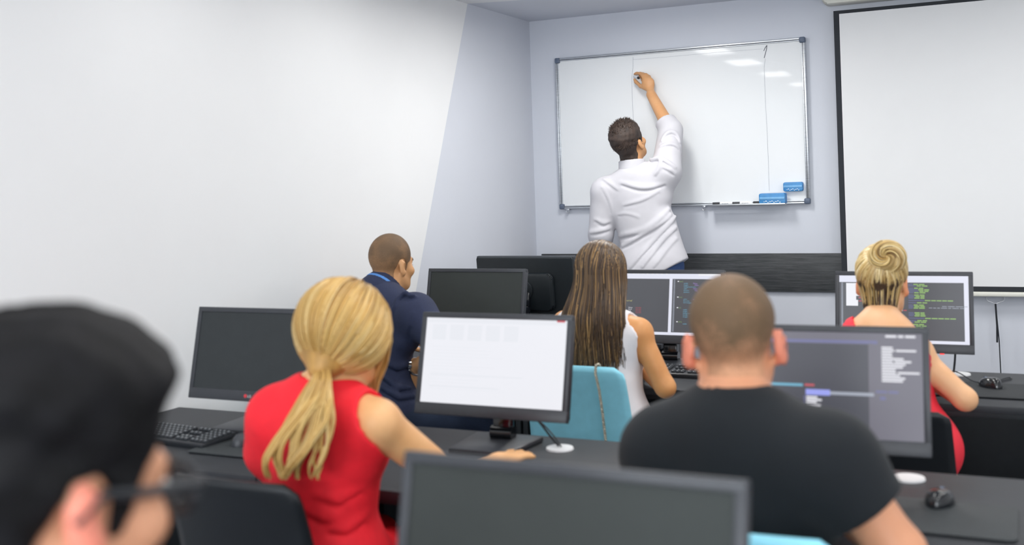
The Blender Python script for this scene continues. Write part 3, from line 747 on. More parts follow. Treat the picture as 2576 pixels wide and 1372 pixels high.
class Field:
    def __init__(s, prims, h, pad=0.04, extra=0.0):
        lo = np.min([p.lo for p in prims], 0)-pad-extra; hi = np.max([p.hi for p in prims], 0)+pad+extra
        s.h = h; s.lo = lo; n = np.ceil((hi-lo)/h).astype(int)+1; s.n = n
        s.x = (lo[0]+h*np.arange(n[0])).astype(f32); s.y = (lo[1]+h*np.arange(n[1])).astype(f32); s.z = (lo[2]+h*np.arange(n[2])).astype(f32)
        s.D = np.full(n, 0.08, f32)
        for p in prims: s.add(p)
    def block(s, lo, hi, m):
        i0 = np.clip(np.floor((lo-m-s.lo)/s.h).astype(int), 0, s.n); i1 = np.clip(np.ceil((hi+m-s.lo)/s.h).astype(int)+1, 0, s.n)
        sl = tuple(slice(a, b) for a, b in zip(i0, i1))
        return sl, s.x[sl[0]][:, None, None], s.y[sl[1]][None, :, None], s.z[sl[2]][None, None, :]
    def add(s, p):
        sl, X, Y, Z = s.block(p.lo, p.hi, 0.07)
        if 0 in s.D[sl].shape: return
        a = s.D[sl]; b = p.fn(X, Y, Z); k = max(p.k, 1e-5)
        hh = np.maximum(k-np.abs(a-b), 0)/k
        s.D[sl] = np.minimum(a, b)-hh*hh*k*0.25
    def cut(s, p, k=0.005, m=0.03):
        """carve prim p out"""
        sl, X, Y, Z = s.block(p.lo, p.hi, m)
        if 0 in s.D[sl].shape: return
        a = s.D[sl]; b = -p.fn(X, Y, Z)
        hh = np.maximum(k-np.abs(a-b), 0)/k
        s.D[sl] = np.maximum(a, b)+hh*hh*k*0.25
    def clip(s, p, n, k=0.004):
        """keep the side that n points away from"""
        n = unit(n); b = ((s.x-p[0])[:, None, None]*n[0]+(s.y-p[1])[None, :, None]*n[1]+(s.z-p[2])[None, None, :]*n[2]).astype(f32)
        hh = np.maximum(k-np.abs(s.D-b), 0)/k
        s.D = np.maximum(s.D, b)+hh*hh*k*0.25
    def warp(s, fn):
        s.D = s.D+fn(s.x[:, None, None], s.y[None, :, None], s.z[None, None, :]).astype(f32)
    def mesh(s, relax=1):
        D = s.D; n = D.shape; S_ = D < 0
        c = [(i, j, k) for i in (0, 1) for j in (0, 1) for k in (0, 1)]
        sh = tuple(m-1 for m in n)
        cnt = np.zeros(sh, np.int8)
        for i, j, k in c: cnt += S_[i:i+sh[0], j:j+sh[1], k:k+sh[2]]
        act = (cnt > 0) & (cnt < 8)
        I = np.argwhere(act); N = len(I)
        ids = np.full(sh, -1, np.int32); ids[act] = np.arange(N)
        V = np.zeros((N, 3)); w = np.zeros(N)
        val = {o: D[I[:, 0]+o[0], I[:, 1]+o[1], I[:, 2]+o[2]].astype(float) for o in c}
        for o in c:
            for ax in range(3):
                if o[ax] == 1: continue
                q = list(o); q[ax] = 1; q = tuple(q); a, b = val[o], val[q]
                m = (a < 0) != (b < 0); t = a[m]/(a[m]-b[m])
                P = np.tile(np.array(o, float), (m.sum(), 1)); P[:, ax] = t
                V[m] += P; w[m] += 1
        V = V/w[:, None]+I
        Fs = []
        for ax in range(3):
            b1, b2 = [(1, 2), (2, 0), (0, 1)][ax]
            sl0 = [slice(None)]*3; sl1 = [slice(None)]*3; sl0[ax] = slice(0, n[ax]-1); sl1[ax] = slice(1, n[ax])
            A, B = S_[tuple(sl0)], S_[tuple(sl1)]
            for pos in (True, False):
                E = np.argwhere((A & ~B) if pos else (~A & B))
                E = E[(E[:, b1] > 0) & (E[:, b2] > 0) & (E[:, b1] < n[b1]-1) & (E[:, b2] < n[b2]-1)]
                def cell(d1, d2):
                    q = E.copy(); q[:, b1] -= d1; q[:, b2] -= d2; return ids[q[:, 0], q[:, 1], q[:, 2]]
                Q = np.stack([cell(0, 0), cell(1, 0), cell(1, 1), cell(0, 1)], 1)
                Fs.append(Q if pos else Q[:, ::-1])
        F = np.concatenate(Fs); F = F[(F >= 0).all(1)]
        for _ in range(relax):
            acc = np.zeros_like(V); ct = np.zeros(N)
            for a in range(4):
                for b in ((a+1) % 4, (a+3) % 4):
                    np.add.at(acc, F[:, a], V[F[:, b]]); np.add.at(ct, F[:, a], 1)
            ok = ct > 0; V[ok] = 0.5*V[ok]+0.5*acc[ok]/ct[ok][:, None]
        return s.lo+V*s.h, F

def noise3(X, Y, Z, sc, seed=0):
    """cheap smooth pseudo-noise in -1..1"""
    r = np.random.RandomState(seed); out = 0
    for i in range(5):
        d = r.normal(size=3); d /= np.linalg.norm(d); fq = sc*(0.7+0.25*i); out = out+np.sin((X*d[0]+Y*d[1]+Z*d[2])*fq+r.uniform(0, 6.3))
    return out/3.0

# ---- anatomy
def head_prims(C, R, f=1.0, fem=False):
    """C centre between the ears at eye height, R columns right/forward/up"""
    p = lambda x, y, z: C + R @ (np.array([x, y, z])*f)
    e = lambda c, r, k, RR=R: ell(p(*c), np.array(r)*f, RR, k)
    L = [e((0, -0.012, 0.036), (0.076, 0.098, 0.090), 0.02), e((0, 0.030, -0.035), (0.062, 0.064, 0.085), 0.03),
         e((0, 0.042, -0.078), (0.046, 0.046, 0.038), 0.03), rc(p(0, 0.080, -0.103), p(0, 0.074, -0.100), 0.018*f, 0.018*f, 0.02),
         rc(p(-0.034, 0.082, 0.016), p(0.034, 0.082, 0.016), 0.012*f, 0.012*f, 0.02),
         e((-0.047, 0.062, -0.028), (0.024, 0.024, 0.02), 0.025), e((0.047, 0.062, -0.028), (0.024, 0.024, 0.02), 0.025),
         rc(p(0, 0.094, 0.006), p(0, 0.112, -0.034), 0.008*f, 0.0125*f, 0.012), e((-0.012, 0.100, -0.038), (0.008, 0.010, 0.007), 0.008), e((0.012, 0.100, -0.038), (0.008, 0.010, 0.007), 0.008),
         rc(p(-0.018, 0.090, -0.063), p(0.018, 0.090, -0.063), 0.0075*f, 0.0075*f, 0.006), rc(p(-0.015, 0.089, -0.074), p(0.015, 0.089, -0.074), 0.008*f, 0.008*f, 0.006),
         rc(p(-0.056, 0.0, -0.055), p(-0.040, 0.050, -0.088), 0.014*f, 0.014*f, 0.03), rc(p(0.056, 0.0, -0.055), p(0.040, 0.050, -0.088), 0.014*f, 0.014*f, 0.03)]
    return L

def ear_prims(C, R, s, f=1.0, out=18, big=1.0):
    p = lambda x, y, z: C + R @ (np.array([s*x, y, z])*f)
    Re = R @ np.array(Matrix.Rotation(math.radians(-s*out), 3, 'Z')) @ np.array(Matrix.Rotation(math.radians(12), 3, 'X'))
    return [ell(p(0.082+0.004*(big-1)*10, -0.016, -0.012), (0.0085*f, 0.019*f*big, 0.032*f*big), Re, 0.006), ell(p(0.078, -0.008, -0.036), (0.008*f, 0.010*f, 0.013*f), Re, 0.008)], \
           ell(p(0.0905, -0.008, -0.010), (0.007*f, 0.009*f, 0.019*f), Re, 0.004)

def torso_frame(N, P, SL, SR):
    up = unit(N-P); rt = SR-SL; rt = unit(rt-up*(rt@up)); fw = np.cross(up, rt)
    return np.stack([rt, fw, up], 1)

def torso_prims(N, P, SL, SR, w=1.0, d=1.0, fem=False):
    B = torso_frame(N, P, SL, SR); L = np.linalg.norm(N-P); M_ = (SL+SR)/2; off = (M_-N); off = off-B[:, 2]*(off@B[:, 2])
    q = lambda x, y, t: P + B @ np.array([x, y, t*L]) + off*t*0.6
    L_ = [ell(q(0, 0.0, 0.0), (0.168*w, 0.118*d, 0.125), B, 0.06), ell(q(0, 0.01, 0.30), ((0.118 if fem else 0.138)*w, 0.090*d, 0.17), B, 0.07),
          ell(q(0, 0.012, 0.62), ((0.128 if fem else 0.152)*w, 0.102*d, 0.19), B, 0.06), ell(q(0, 0.0, 0.80), ((0.125 if fem else 0.150)*w, 0.080*d, 0.12), B, 0.05)]
    if fem: L_ += [ell(q(-0.065, 0.085, 0.62), (0.06, 0.05, 0.06), B, 0.03), ell(q(0.065, 0.085, 0.62), (0.06, 0.05, 0.06), B, 0.03)]
    sr = 0.044 if fem else 0.054
    for S_ in (SL, SR):
        L_.append(rc(N-B[:, 2]*0.035, S_, 0.050 if not fem else 0.040, sr, 0.05)); L_.append(rc(S_, S_+(P-S_)*0.25, sr, sr*0.7, 0.05))
    return L_, B

def limb(a, b, c, r, k=0.02): return [rc(a, b, r[0], r[1], k), rc(b, c, r[1]*0.98, r[2], k)]

def hand_prims(W, d, nrm, side, curl=(25, 28, 30, 34), thumb=(35, 20), f=1.0, spread=4.0, k=0.006):
    """W wrist, d towards the knuckles, nrm out of the back of the hand, side +1 when the thumb lies along d x nrm"""
    d = unit(d); nrm = unit(np.asarray(nrm, float)-d*(np.asarray(nrm, float)@d)); s = np.cross(d, nrm)*side
    R = np.stack([s, d, nrm], 1); L = []
    p = lambda a, b, c: W + R @ (np.array([a, b, c])*f)
    L.append(ell(p(0.0, 0.048, 0.0), (0.040*f, 0.052*f, 0.0155*f), R, 0.012)); L.append(rc(p(0, -0.01, 0), p(0, 0.03, 0), 0.026*f, 0.024*f, 0.02))
    L.append(ell(p(0.024, 0.032, -0.006), (0.018*f, 0.03*f, 0.016*f), R, 0.012))
    for i, (x, b0, ln) in enumerate(((0.029, 0.088, 0.074), (0.010, 0.093, 0.082), (-0.010, 0.090, 0.076), (-0.028, 0.082, 0.060))):
        pos = p(x, b0-0.008, 0.002); a = 0.0; sp = math.radians(spread*(1.5-i))
        L.append(rc(p(x*0.75, 0.045, 0.002), pos, 0.010*f, 0.0098*f, 0.008))
        for j, (fr, rr) in enumerate(((0.45, 0.0092), (0.30, 0.0084), (0.25, 0.0074))):
            a += math.radians(curl[i])*(0.8 if j == 0 else 1.0)
            dv = R @ np.array([math.sin(sp)*math.cos(a), math.cos(sp)*math.cos(a), -math.sin(a)])
            nx = pos+dv*ln*fr*f; L.append(rc(pos, nx, (0.0097 if j == 0 else rr+0.0006)*f, rr*f, k)); pos = nx
    t0 = p(0.030, 0.026, -0.006); a, b = math.radians(thumb[0]), math.radians(thumb[1])
    d1 = R @ np.array([math.sin(a)*math.cos(b), math.cos(a)*math.cos(b), -math.sin(b)]); t1 = t0+d1*0.042*f
    a2 = a-math.radians(18); d2 = R @ np.array([math.sin(a2)*math.cos(b*1.4), math.cos(a2)*math.cos(b*1.4), -math.sin(b*1.4)]); t2 = t1+d2*0.032*f
    L += [rc(t0, t1, 0.0135*f, 0.0105*f, 0.012), rc(t1, t2, 0.0105*f, 0.0085*f, k)]
    return L

def foot_prims(A, d):
    d = unit([d[0], d[1], 0]); a = np.array([A[0], A[1], 0.0])
    return [rc(A, a-d*0.03+[0, 0, 0.045], 0.040, 0.036, 0.02), rc(a-d*0.03+[0, 0, 0.036], a+d*0.13+[0, 0, 0.028], 0.035, 0.028, 0.02), rc(a+d*0.11+[0, 0, 0.026], a+d*0.17+[0, 0, 0.024], 0.034, 0.024, 0.02)]

# ---- hair strands
def strands(name, G, rad, mats, parent, base, taper=(0.6, 1.0, 0.25), sides=3):
    """G (n, m, 3) guide points, rad base radius per strand; swept as thin tapered locks in one mesh"""
    G = np.asarray(G); n, m, _ = G.shape
    T = np.gradient(G, axis=1); T /= np.linalg.norm(T, axis=2, keepdims=True)+1e-9
    ref = np.zeros_like(T); ref[..., 0] = 0.31; ref[..., 1] = 0.93; ref[..., 2] = 0.2
    A = np.cross(T, ref); A /= np.linalg.norm(A, axis=2, keepdims=True)+1e-9; Bn = np.cross(T, A)
    s = np.linspace(0, 1, m); tp = np.interp(s, [0, 0.4, 1], taper)
    r = np.asarray(rad).reshape(-1, 1)*tp[None, :]
    ring = [G+(A*math.cos(2*math.pi*k/sides)+Bn*math.sin(2*math.pi*k/sides))*r[..., None] for k in range(sides)]
    V = np.stack(ring, 2).reshape(-1, 3)
    idx = np.arange(n*m*sides).reshape(n, m, sides); F = []
    for k in range(sides):
        a = idx[:, :-1, k]; b = idx[:, :-1, (k+1) % sides]; c = idx[:, 1:, (k+1) % sides]; d = idx[:, 1:, k]
        F.append(np.stack([a, b, c, d], -1).reshape(-1, 4))
    return npobj(name, V-base, np.concatenate(F), mats, parent)

def hairmat(name, cols, rough=0.42, spec=0.4, zgrad=None):
    if name in MATS: return MATS[name]
    m = bpy.data.materials.new(name); m.use_nodes = True; nt = m.node_tree; b = nt.nodes['Principled BSDF']
    g = nt.nodes.new('ShaderNodeNewGeometry'); rp = nt.nodes.new('ShaderNodeValToRGB')
    el = rp.color_ramp.elements
    while len(el) < len(cols): el.new(0.5)
    for i, c in enumerate(cols): el[i].position = i/(len(cols)-1); el[i].color = c
    nt.links.new(g.outputs['Random Per Island'], rp.inputs['Fac']); nt.links.new(rp.outputs['Color'], b.inputs['Base Color'])
    b.inputs['Roughness'].default_value = rough; b.inputs['Specular IOR Level'].default_value = spec
    MATS[name] = m; return m

def stubblemat(name, skin, hair, scale=900.0, lo=0.35, hi=0.6, patch=14.0, axis=None):
    """short hair over skin: fine speckle and soft patches of thinner hair"""
    if name in MATS: return MATS[name]
    m = bpy.data.materials.new(name); m.use_nodes = True; nt = m.node_tree; b = nt.nodes['Principled BSDF']
    tc = nt.nodes.new('ShaderNodeTexCoord'); n1 = nt.nodes.new('ShaderNodeTexNoise'); n1.inputs['Scale'].default_value = scale; n1.inputs['Detail'].default_value = 2
    n2 = nt.nodes.new('ShaderNodeTexNoise'); n2.inputs['Scale'].default_value = patch; n2.inputs['Detail'].default_value = 3
    ad = nt.nodes.new('ShaderNodeMath'); ad.operation = 'MULTIPLY_ADD'; ad.inputs[1].default_value = 0.45
    nt.links.new(tc.outputs['Object'], n1.inputs['Vector']); nt.links.new(tc.outputs['Object'], n2.inputs['Vector'])
    nt.links.new(n1.outputs['Fac'], ad.inputs[0]); m2 = nt.nodes.new('ShaderNodeMath'); m2.operation = 'MULTIPLY'; m2.inputs[1].default_value = 0.36
    nt.links.new(n2.outputs['Fac'], m2.inputs[0]); nt.links.new(m2.outputs[0], ad.inputs[2])
    src = ad.outputs[0]
    if axis:   # (point, direction, length): clipper fade, hair grows denser along the direction
        sb = nt.nodes.new('ShaderNodeVectorMath'); sb.operation = 'SUBTRACT'; sb.inputs[1].default_value = tuple(axis[0])
        dt = nt.nodes.new('ShaderNodeVectorMath'); dt.operation = 'DOT_PRODUCT'; dt.inputs[1].default_value = tuple(np.asarray(axis[1])/axis[2])
        nt.links.new(tc.outputs['Object'], sb.inputs[0]); nt.links.new(sb.outputs[0], dt.inputs[0])
        mx = nt.nodes.new('ShaderNodeMath'); mx.operation = 'MULTIPLY_ADD'; mx.inputs[1].default_value = 0.20; mx.use_clamp = False
        cl = nt.nodes.new('ShaderNodeClamp'); cl.inputs['Min'].default_value = -0.6; cl.inputs['Max'].default_value = 1.0
        nt.links.new(dt.outputs['Value'], cl.inputs['Value']); nt.links.new(cl.outputs[0], mx.inputs[0]); nt.links.new(src, mx.inputs[2]); src = mx.outputs[0]
    rp = nt.nodes.new('ShaderNodeValToRGB'); rp.color_ramp.elements[0].position = lo; rp.color_ramp.elements[0].color = skin
    rp.color_ramp.elements[1].position = hi; rp.color_ramp.elements[1].color = hair
    nt.links.new(src, rp.inputs['Fac']); nt.links.new(rp.outputs['Color'], b.inputs['Base Color']); b.inputs['Roughness'].default_value = 0.7
    bp = nt.nodes.new('ShaderNodeBump'); bp.inputs['Strength'].default_value = 0.4; bp.inputs['Distance'].default_value = 0.0015
    nt.links.new(n1.outputs['Fac'], bp.inputs['Height']); nt.links.new(bp.outputs['Normal'], b.inputs['Normal'])
    MATS[name] = m; return m

def polysdf(Y, Z, poly):
    """signed distance to a closed polygon in the (y, z) plane, negative inside"""
    d = np.full(Y.shape, 1e9); ins = np.zeros(Y.shape, bool); n = len(poly)
    for i in range(n):
        a, b = np.array(poly[i], float), np.array(poly[(i+1) % n], float); e = b-a
        wy, wz = Y-a[0], Z-a[1]; t = np.clip((wy*e[0]+wz*e[1])/(e@e), 0, 1)
        d = np.minimum(d, (wy-t*e[0])**2+(wz-t*e[1])**2)
        c = ((a[1] <= Z) & (b[1] > Z)) | ((a[1] > Z) & (b[1] <= Z))
        with np.errstate(divide='ignore', invalid='ignore'):
            x = a[0]+(Z-a[1])/(e[1] if e[1] else 1e-9)*e[0]
        ins ^= c & (Y < x)
    return np.where(ins, -np.sqrt(d), np.sqrt(d))

# side outline of a short haircut in head coordinates (forward, up)
CUT = [(0.088, 0.062), (0.070, 0.040), (0.046, 0.012), (0.030, 0.006), (0.024, -0.030), (0.013, -0.030), (0.010, 0.004), (-0.006, 0.022), (-0.028, 0.018), (-0.036, -0.020), (-0.040, -0.060),
       (-0.060, -0.094), (-0.16, -0.10), (-0.16, 0.20), (0.12, 0.20), (0.12, 0.070)]
def hair_shell(C, R, f, prims, h, cut=CUT, grow=None, off=0.004):
    F_ = Field(prims, h, 0.03)
    F_.D -= off
    X, Y, Z = F_.x[:, None, None]-C[0], F_.y[None, :, None]-C[1], F_.z[None, None, :]-C[2]
    lx, ly, lz = [(X*R[0, i]+Y*R[1, i]+Z*R[2, i])/f for i in range(3)]
    if grow is not None: F_.D = F_.D-grow(lx, ly, lz).astype(f32)
    pd = (polysdf(ly, lz, cut)*f).astype(f32); k = 0.008
    hh = np.maximum(k-np.abs(F_.D-pd), 0)/k; F_.D = np.maximum(F_.D, pd)+hh*hh*k*0.25
    return F_.mesh(1)
# ------------------------------------------------------------------ people
def skin(name, c, c2): return mat(name, S(*c), 0.48, spec=0.4, var=0.02, vscale=14, col2=S(*c2), sss=0.08, bump=0.08, bscale=350)
M_lip = mat('lip_skin', S(176, 104, 92), 0.4, var=0.03)
M_eye = mat('eye_white', S(228, 226, 222), 0.2, var=0.01)
M_iris = mat('brown_iris', S(62, 44, 34), 0.2, var=0.05)
M_brow = mat('brown_eyebrow', S(62, 48, 38), 0.8)

def smooth01(v, a, b):
    t = np.clip((v-a)/(b-a), 0, 1); return t*t*(3-2*t)

class Person:
    def __init__(s, label, base, skinmat, h=0.007, brow=None, ear=None):
        s.base = np.array([base[0], base[1], 0.0]); s.h = h; s.skin = skinmat
        s.root = thing('person', label, 'person', tuple(s.base)); s.earm = ear or skinmat
        s.brow = brow or M_brow
    def head(s, C, R, f=1.0, out=18, big=1.0):
        s.C, s.R, s.f, s.out, s.big = np.asarray(C, float), R, f, out, big
    def torso(s, N, P, SL, SR, w=1.0, d=1.0, fem=False):
        s.N, s.P, s.SL, s.SR = [np.array(v, float) for v in (N, P, SL, SR)]; s.fem = fem
        if s.P[2] < 0.75: s.P[2] = 0.618    # seated
        s.tp, s.B = torso_prims(s.N, s.P, s.SL, s.SR, w, d, fem)
        nr = 0.048 if fem else 0.058
        s.neckb = s.C + s.R @ (np.array([0, -0.022, -0.075])*s.f)
        s.neck = [rc(s.N+s.B[:, 2]*0.0-s.B[:, 1]*-0.015, s.neckb, nr*1.08, nr, 0.03)]
    def arms(s, EL, WL, ER, WR, r=None):
        s.EL, s.WL, s.ER, s.WR = [np.asarray(v, float) for v in (EL, WL, ER, WR)]
        s.ar = r or ((0.043, 0.036, 0.025) if s.fem else (0.052, 0.044, 0.030))
        s.armL, s.armR = limb(s.SL, s.EL, s.WL, s.ar), limb(s.SR, s.ER, s.WR, s.ar)
    def legs(s, KL, AL, KR, AR, toe=(0, 1, 0)):
        rt = s.B[:, 0]; s.HL, s.HR = s.P-rt*0.085-s.B[:, 2]*0.02, s.P+rt*0.085-s.B[:, 2]*0.02
        k = 0.88 if s.fem else 0.94; s.lr = (0.088*k, 0.060*k, 0.042*k)
        s.K = [np.asarray(v, float) for v in (KL, AL, KR, AR)]
        s.legp = limb(s.HL, s.K[0], s.K[1], s.lr, 0.03)+limb(s.HR, s.K[2], s.K[3], s.lr, 0.03)
        s.feet = foot_prims(s.K[1], toe)+foot_prims(s.K[3], toe)
    def body(s, hands):
        eL, cL = ear_prims(s.C, s.R, -1, s.f, s.out, s.big); eR, cR = ear_prims(s.C, s.R, 1, s.f, s.out, s.big)
        hp = head_prims(s.C, s.R, s.f)
        F_ = Field(hp+eL+eR+s.neck+s.tp+s.armL+s.armR+s.legp+s.feet+hands, s.h)
        F_.cut(cL, 0.006); F_.cut(cR, 0.006)
        for sx in (-1, 1): F_.cut(ell(s.C+s.R @ (np.array([sx*0.033, 0.103, -0.002])*s.f), (0.019*s.f, 0.014*s.f, 0.012*s.f), s.R, 0.012), 0.012)
        V, F = F_.mesh(1)
        q = (V[F].mean(1)-s.C) @ s.R/s.f
        mi = ((np.abs(q[:, 0]) < 0.024) & (q[:, 1] > 0.088) & (q[:, 2] < -0.056) & (q[:, 2] > -0.082)).astype(int)
        er = (np.abs(q[:, 0]) > 0.0775) & (np.abs(q[:, 2]+0.012) < 0.052) & (np.abs(q[:, 1]+0.012) < 0.05)
        mi = np.where(er, 2, mi)
        b = npobj('body', V-s.base, F, [s.skin, M_lip, s.earm], s.root, mi)
        for sx in (-1, 1):
            bm = bmesh.new(); c = s.C+s.R @ (np.array([sx*0.033, 0.084, -0.001])*s.f)
            bmesh.ops.create_uvsphere(bm, u_segments=18, v_segments=12, radius=0.0122*s.f)
            Q = Matrix.Translation(c-s.base) @ Matrix(s.R.tolist()).to_4x4() @ Matrix.Rotation(-math.pi/2, 4, 'X')
            for fc in bm.faces: fc.material_index = 1 if fc.calc_center_median().z > 0.0095*s.f else 0
            bm.transform(Q); obj('eye', bm, [M_eye, M_iris], s.root)
            bm = bmesh.new(); tube(bm, [tuple(s.C+s.R @ (np.array([sx*a, yy, zz])*s.f)-s.base) for a, yy, zz in ((0.016, 0.100, 0.018), (0.033, 0.096, 0.023), (0.049, 0.083, 0.018))], [0.0035, 0.0042, 0.002], 8)
            obj('eyebrow', bm, s.brow, s.root)
        s.headp = hp+s.neck
        return b
    def cloth(s, name, prims, off, m, cuts=(), clips=(), warp=None, h=None, folds=None, relax=1):
        F_ = Field(prims, h or s.h, 0.05)
        F_.D -= off
        if warp is not None: F_.warp(warp)
        if folds: folds(F_)
        for p in cuts: F_.cut(p, 0.006)
        for p, n in clips: F_.clip(p, n)
        V, F = F_.mesh(relax)
        return npobj(name, V-s.base, F, m, s.root)
    def trousers(s, m, top=0.06, h=0.009, off=0.010):
        pel = [ell(s.P, (0.168*(0.95 if s.fem else 1), 0.118, 0.125), s.B, 0.05)]
        s.cloth('trousers', pel+s.legp, off, m, clips=[(s.P+s.B[:, 2]*top, s.B[:, 2])]+[(s.K[i]+np.array([0, 0, 0.02]), (0, 0, -1)) for i in (1,)], h=h)
        sh = [foot_prims(s.K[1], (0, 1, 0)), foot_prims(s.K[3], (0, 1, 0))]
        for fp in sh:
            F_ = Field(fp, 0.008, 0.03); F_.D -= 0.006; F_.clip((0, 0, 0.095), (0, 0, 1)); F_.clip((0, 0, 0.002), (0, 0, -1))
            V, F = F_.mesh(1); npobj('shoe', V-s.base, F, M_shoe, s.root)
    def neckhole(s, r, lift=0.0, fwd=0.0):
        a = s.N+s.B[:, 2]*lift+s.B[:, 1]*(0.02+fwd); return rc(a, a+unit(s.neckb-s.N)*0.25, r, r*1.05)
    def loc(s, x, y, z): return s.C+s.R @ (np.array([x, y, z])*s.f)

def fieldhit(F_, px, py, y0, y1):
    """first point of the field's surface met by the sight line through a photo pixel between two depths"""
    for yy in np.arange(y0, y1, 0.004):
        P = at(px, py, yy); i = np.round((P-F_.lo)/F_.h).astype(int)
        if (i >= 0).all() and (i < F_.n).all() and F_.D[tuple(i)] < 0: return P
    return None

M_shoe = mat('dark_shoe', S(40, 38, 38), 0.5)
M_jeans = mat('blue_denim', S(52, 76, 122), 0.85, var=0.10, vscale=300, bump=0.3, bscale=900)
M_jeansd = mat('dark_blue_denim', S(32, 46, 70), 0.85, var=0.10, vscale=300, bump=0.3, bscale=900)
M_darkt = mat('black_trouser_cloth', S(34, 36, 42), 0.85)
wob = lambda a, sc, sd: (lambda X, Y, Z: a*noise3(X, Y, Z, sc, sd))

# ---- teacher writing on the whiteboard
SK_D = skin('warm_skin', (205, 152, 104), (214, 162, 116))
M_shirtw = mat('white_shirt_cotton', S(203, 202, 208), 0.8, var=0.006, bump=0.1, bscale=1200, sheen=0.1)
D = Person('standing person in a white shirt writing high on the whiteboard', (-1.99, 5.98), SK_D, 0.006)
D.head(at(1581, 360, 5.95), rot(-7, 27, -6), 1.04)
D.torso(at(1590, 428, 5.95), at(1640, 672, 5.97), at(1522, 482, 5.93), at(1676, 432, 6.0), 1.03, 1.0)
D.arms(at(1512, 590, 5.94), at(1515, 690, 6.12), at(1687, 328, 6.17), at(1638, 238, 6.285))
D.legs((-2.08, 6.02, 0.50), (-2.10, 5.97, 0.085), (-1.89, 6.0, 0.50), (-1.87, 5.94, 0.085))
W = D.WR; A3 = lambda *p: at(*p)
kn = [A3(1618, 193, 6.318), A3(1625, 189, 6.325), A3(1633, 194, 6.33), A3(1641, 205, 6.332)]
pn = [(kn[0], A3(1611, 185, 6.338), A3(1602, 184, 6.356), A3(1596.5, 186.2, 6.364)), (kn[1], A3(1617, 186, 6.352), A3(1611, 189, 6.366), A3(1609.5, 195, 6.368)),
      (kn[2], A3(1626, 191, 6.356), A3(1618, 197, 6.370), A3(1615, 203, 6.368)), (kn[3], A3(1635, 201, 6.356), A3(1628, 207, 6.366), A3(1625, 212, 6.362))]
hd = []
for i, q in enumerate(pn):
    hd.append(rc(W+(q[0]-W)*0.25+vec(0.0, 0, 0), q[0], 0.0150, 0.0118, 0.012))
    hd += chain(q, [0.0115, 0.0098, 0.009, 0.0078], 0.006)
hd += chain([W+(kn[0]-W)*0.3, A3(1612, 217, 6.325), A3(1600, 206.5, 6.350), A3(1596, 200, 6.362)], [0.016, 0.0122, 0.0105, 0.0085], 0.008)
hd.append(ell(W+(kn[1]-W)*0.58, (0.040, 0.018, 0.040), rot(0, 0, -28), 0.015))
dL = unit(D.WL-D.EL)
hd += hand_prims(D.WL, dL, (-0.5, -0.8, 0), -1, (15, 18, 20, 22))
D.body(hd)
def folds_D(F_):
    z = lambda p: (1460+p[0]/3.43, 280+p[1]/3.43)
    G = [((312, 1112), (430, 1085), (560, 1052), (700, 950), (832, 800)), ((330, 1205), (470, 1130), (580, 1062), (720, 980), (842, 850)), ((440, 1365), (560, 1220), (650, 1128), (790, 975), (852, 890)),
         ((540, 1365), (640, 1225), (740, 1110), (852, 1000)), ((640, 1360), (740, 1220), (850, 1090)), ((355, 640), (440, 665), (540, 688), (640, 672), (755, 632)), ((380, 825), (480, 800), (580, 765), (700, 690)),
         ((592, 432), (640, 440), (688, 425), (690, 500), (640, 590)), ((702, 425), (760, 470), (828, 520)), ((697, 275), (735, 215), (790, 190), (840, 230), (864, 300)), ((692, 320), (760, 296), (820, 308), (858, 350)),
         ((92, 1070), (180, 1052), (268, 1028)), ((130, 955), (200, 990), (262, 962)), ((185, 670), (235, 770), (262, 860), (275, 930)), ((720, 500), (780, 530), (815, 560)), ((330, 905), (400, 895), (520, 930)), ((200, 600), (280, 660), (330, 700))]
    HS = []
    for g in G:
        H = []
        for a, b in zip(g, g[1:]):
            for t in (0, 0.25, 0.5, 0.75): H.append(fieldhit(F_, *z((a[0]+(b[0]-a[0])*t, a[1]+(b[1]-a[1])*t)), 5.6, 6.3))
        H = np.array([p for p in H if p is not None])
        if len(H) > 4:
            t = np.linspace(-1, 1, len(H)); H = np.stack([np.polyval(np.polyfit(t, H[:, c], min(4, len(H)-2)), t) for c in range(3)], 1)
        HS.append(H)
    for H, w in zip(HS, (1.3, 1, 1, 1, .8, 1, .6, 1.1, .9, .8, .7, 1, .9, .6, .7, .4, .6)):
        if len(H) < 4: continue
        e = np.sin(np.pi*np.linspace(0.06, 0.94, len(H)))
        F_.cut(pline(H-vec(0, 0.003, 0), 0.0080*w*e+0.0008), 0.014); F_.add(pline(H+vec(0, 0.006, 0.016*w), 0.0085*w*e+0.0008, 0.022))
cuffR = D.ER+(D.WR-D.ER)*0.20; nR = unit(D.WR-D.ER); cuffL = D.EL+(D.WL-D.EL)*0.12; nL = unit(D.WL-D.EL)
hipR = at(1722, 652, 5.95)
sl = [rc(D.SL, D.EL, 0.070, 0.062, 0.03), rc(D.EL, D.EL+(D.WL-D.EL)*0.3, 0.060, 0.052, 0.015, [(cuffL, nL)]),
      rc(D.SR, D.ER, 0.074, 0.060, 0.04), rc(D.ER, D.ER+(D.WR-D.ER)*0.42, 0.056, 0.050, 0.015, [(cuffR, nR)]),
      rc(cuffR-nR*0.045, cuffR, 0.052, 0.050, 0.006, [(cuffR, nR)]), rc(cuffL-nL*0.05, cuffL, 0.060, 0.058, 0.006, [(cuffL, nL)])]
skirt = [ell(D.P+vec(0.0, 0, -0.02), (0.172, 0.122, 0.14), D.B, 0.06), rc(at(1672, 560, 5.97), at(1703, 668, 5.96), 0.05, 0.056, 0.05), rc(at(1592, 640, 5.97), at(1584, 700, 5.96), 0.05, 0.05, 0.05)]
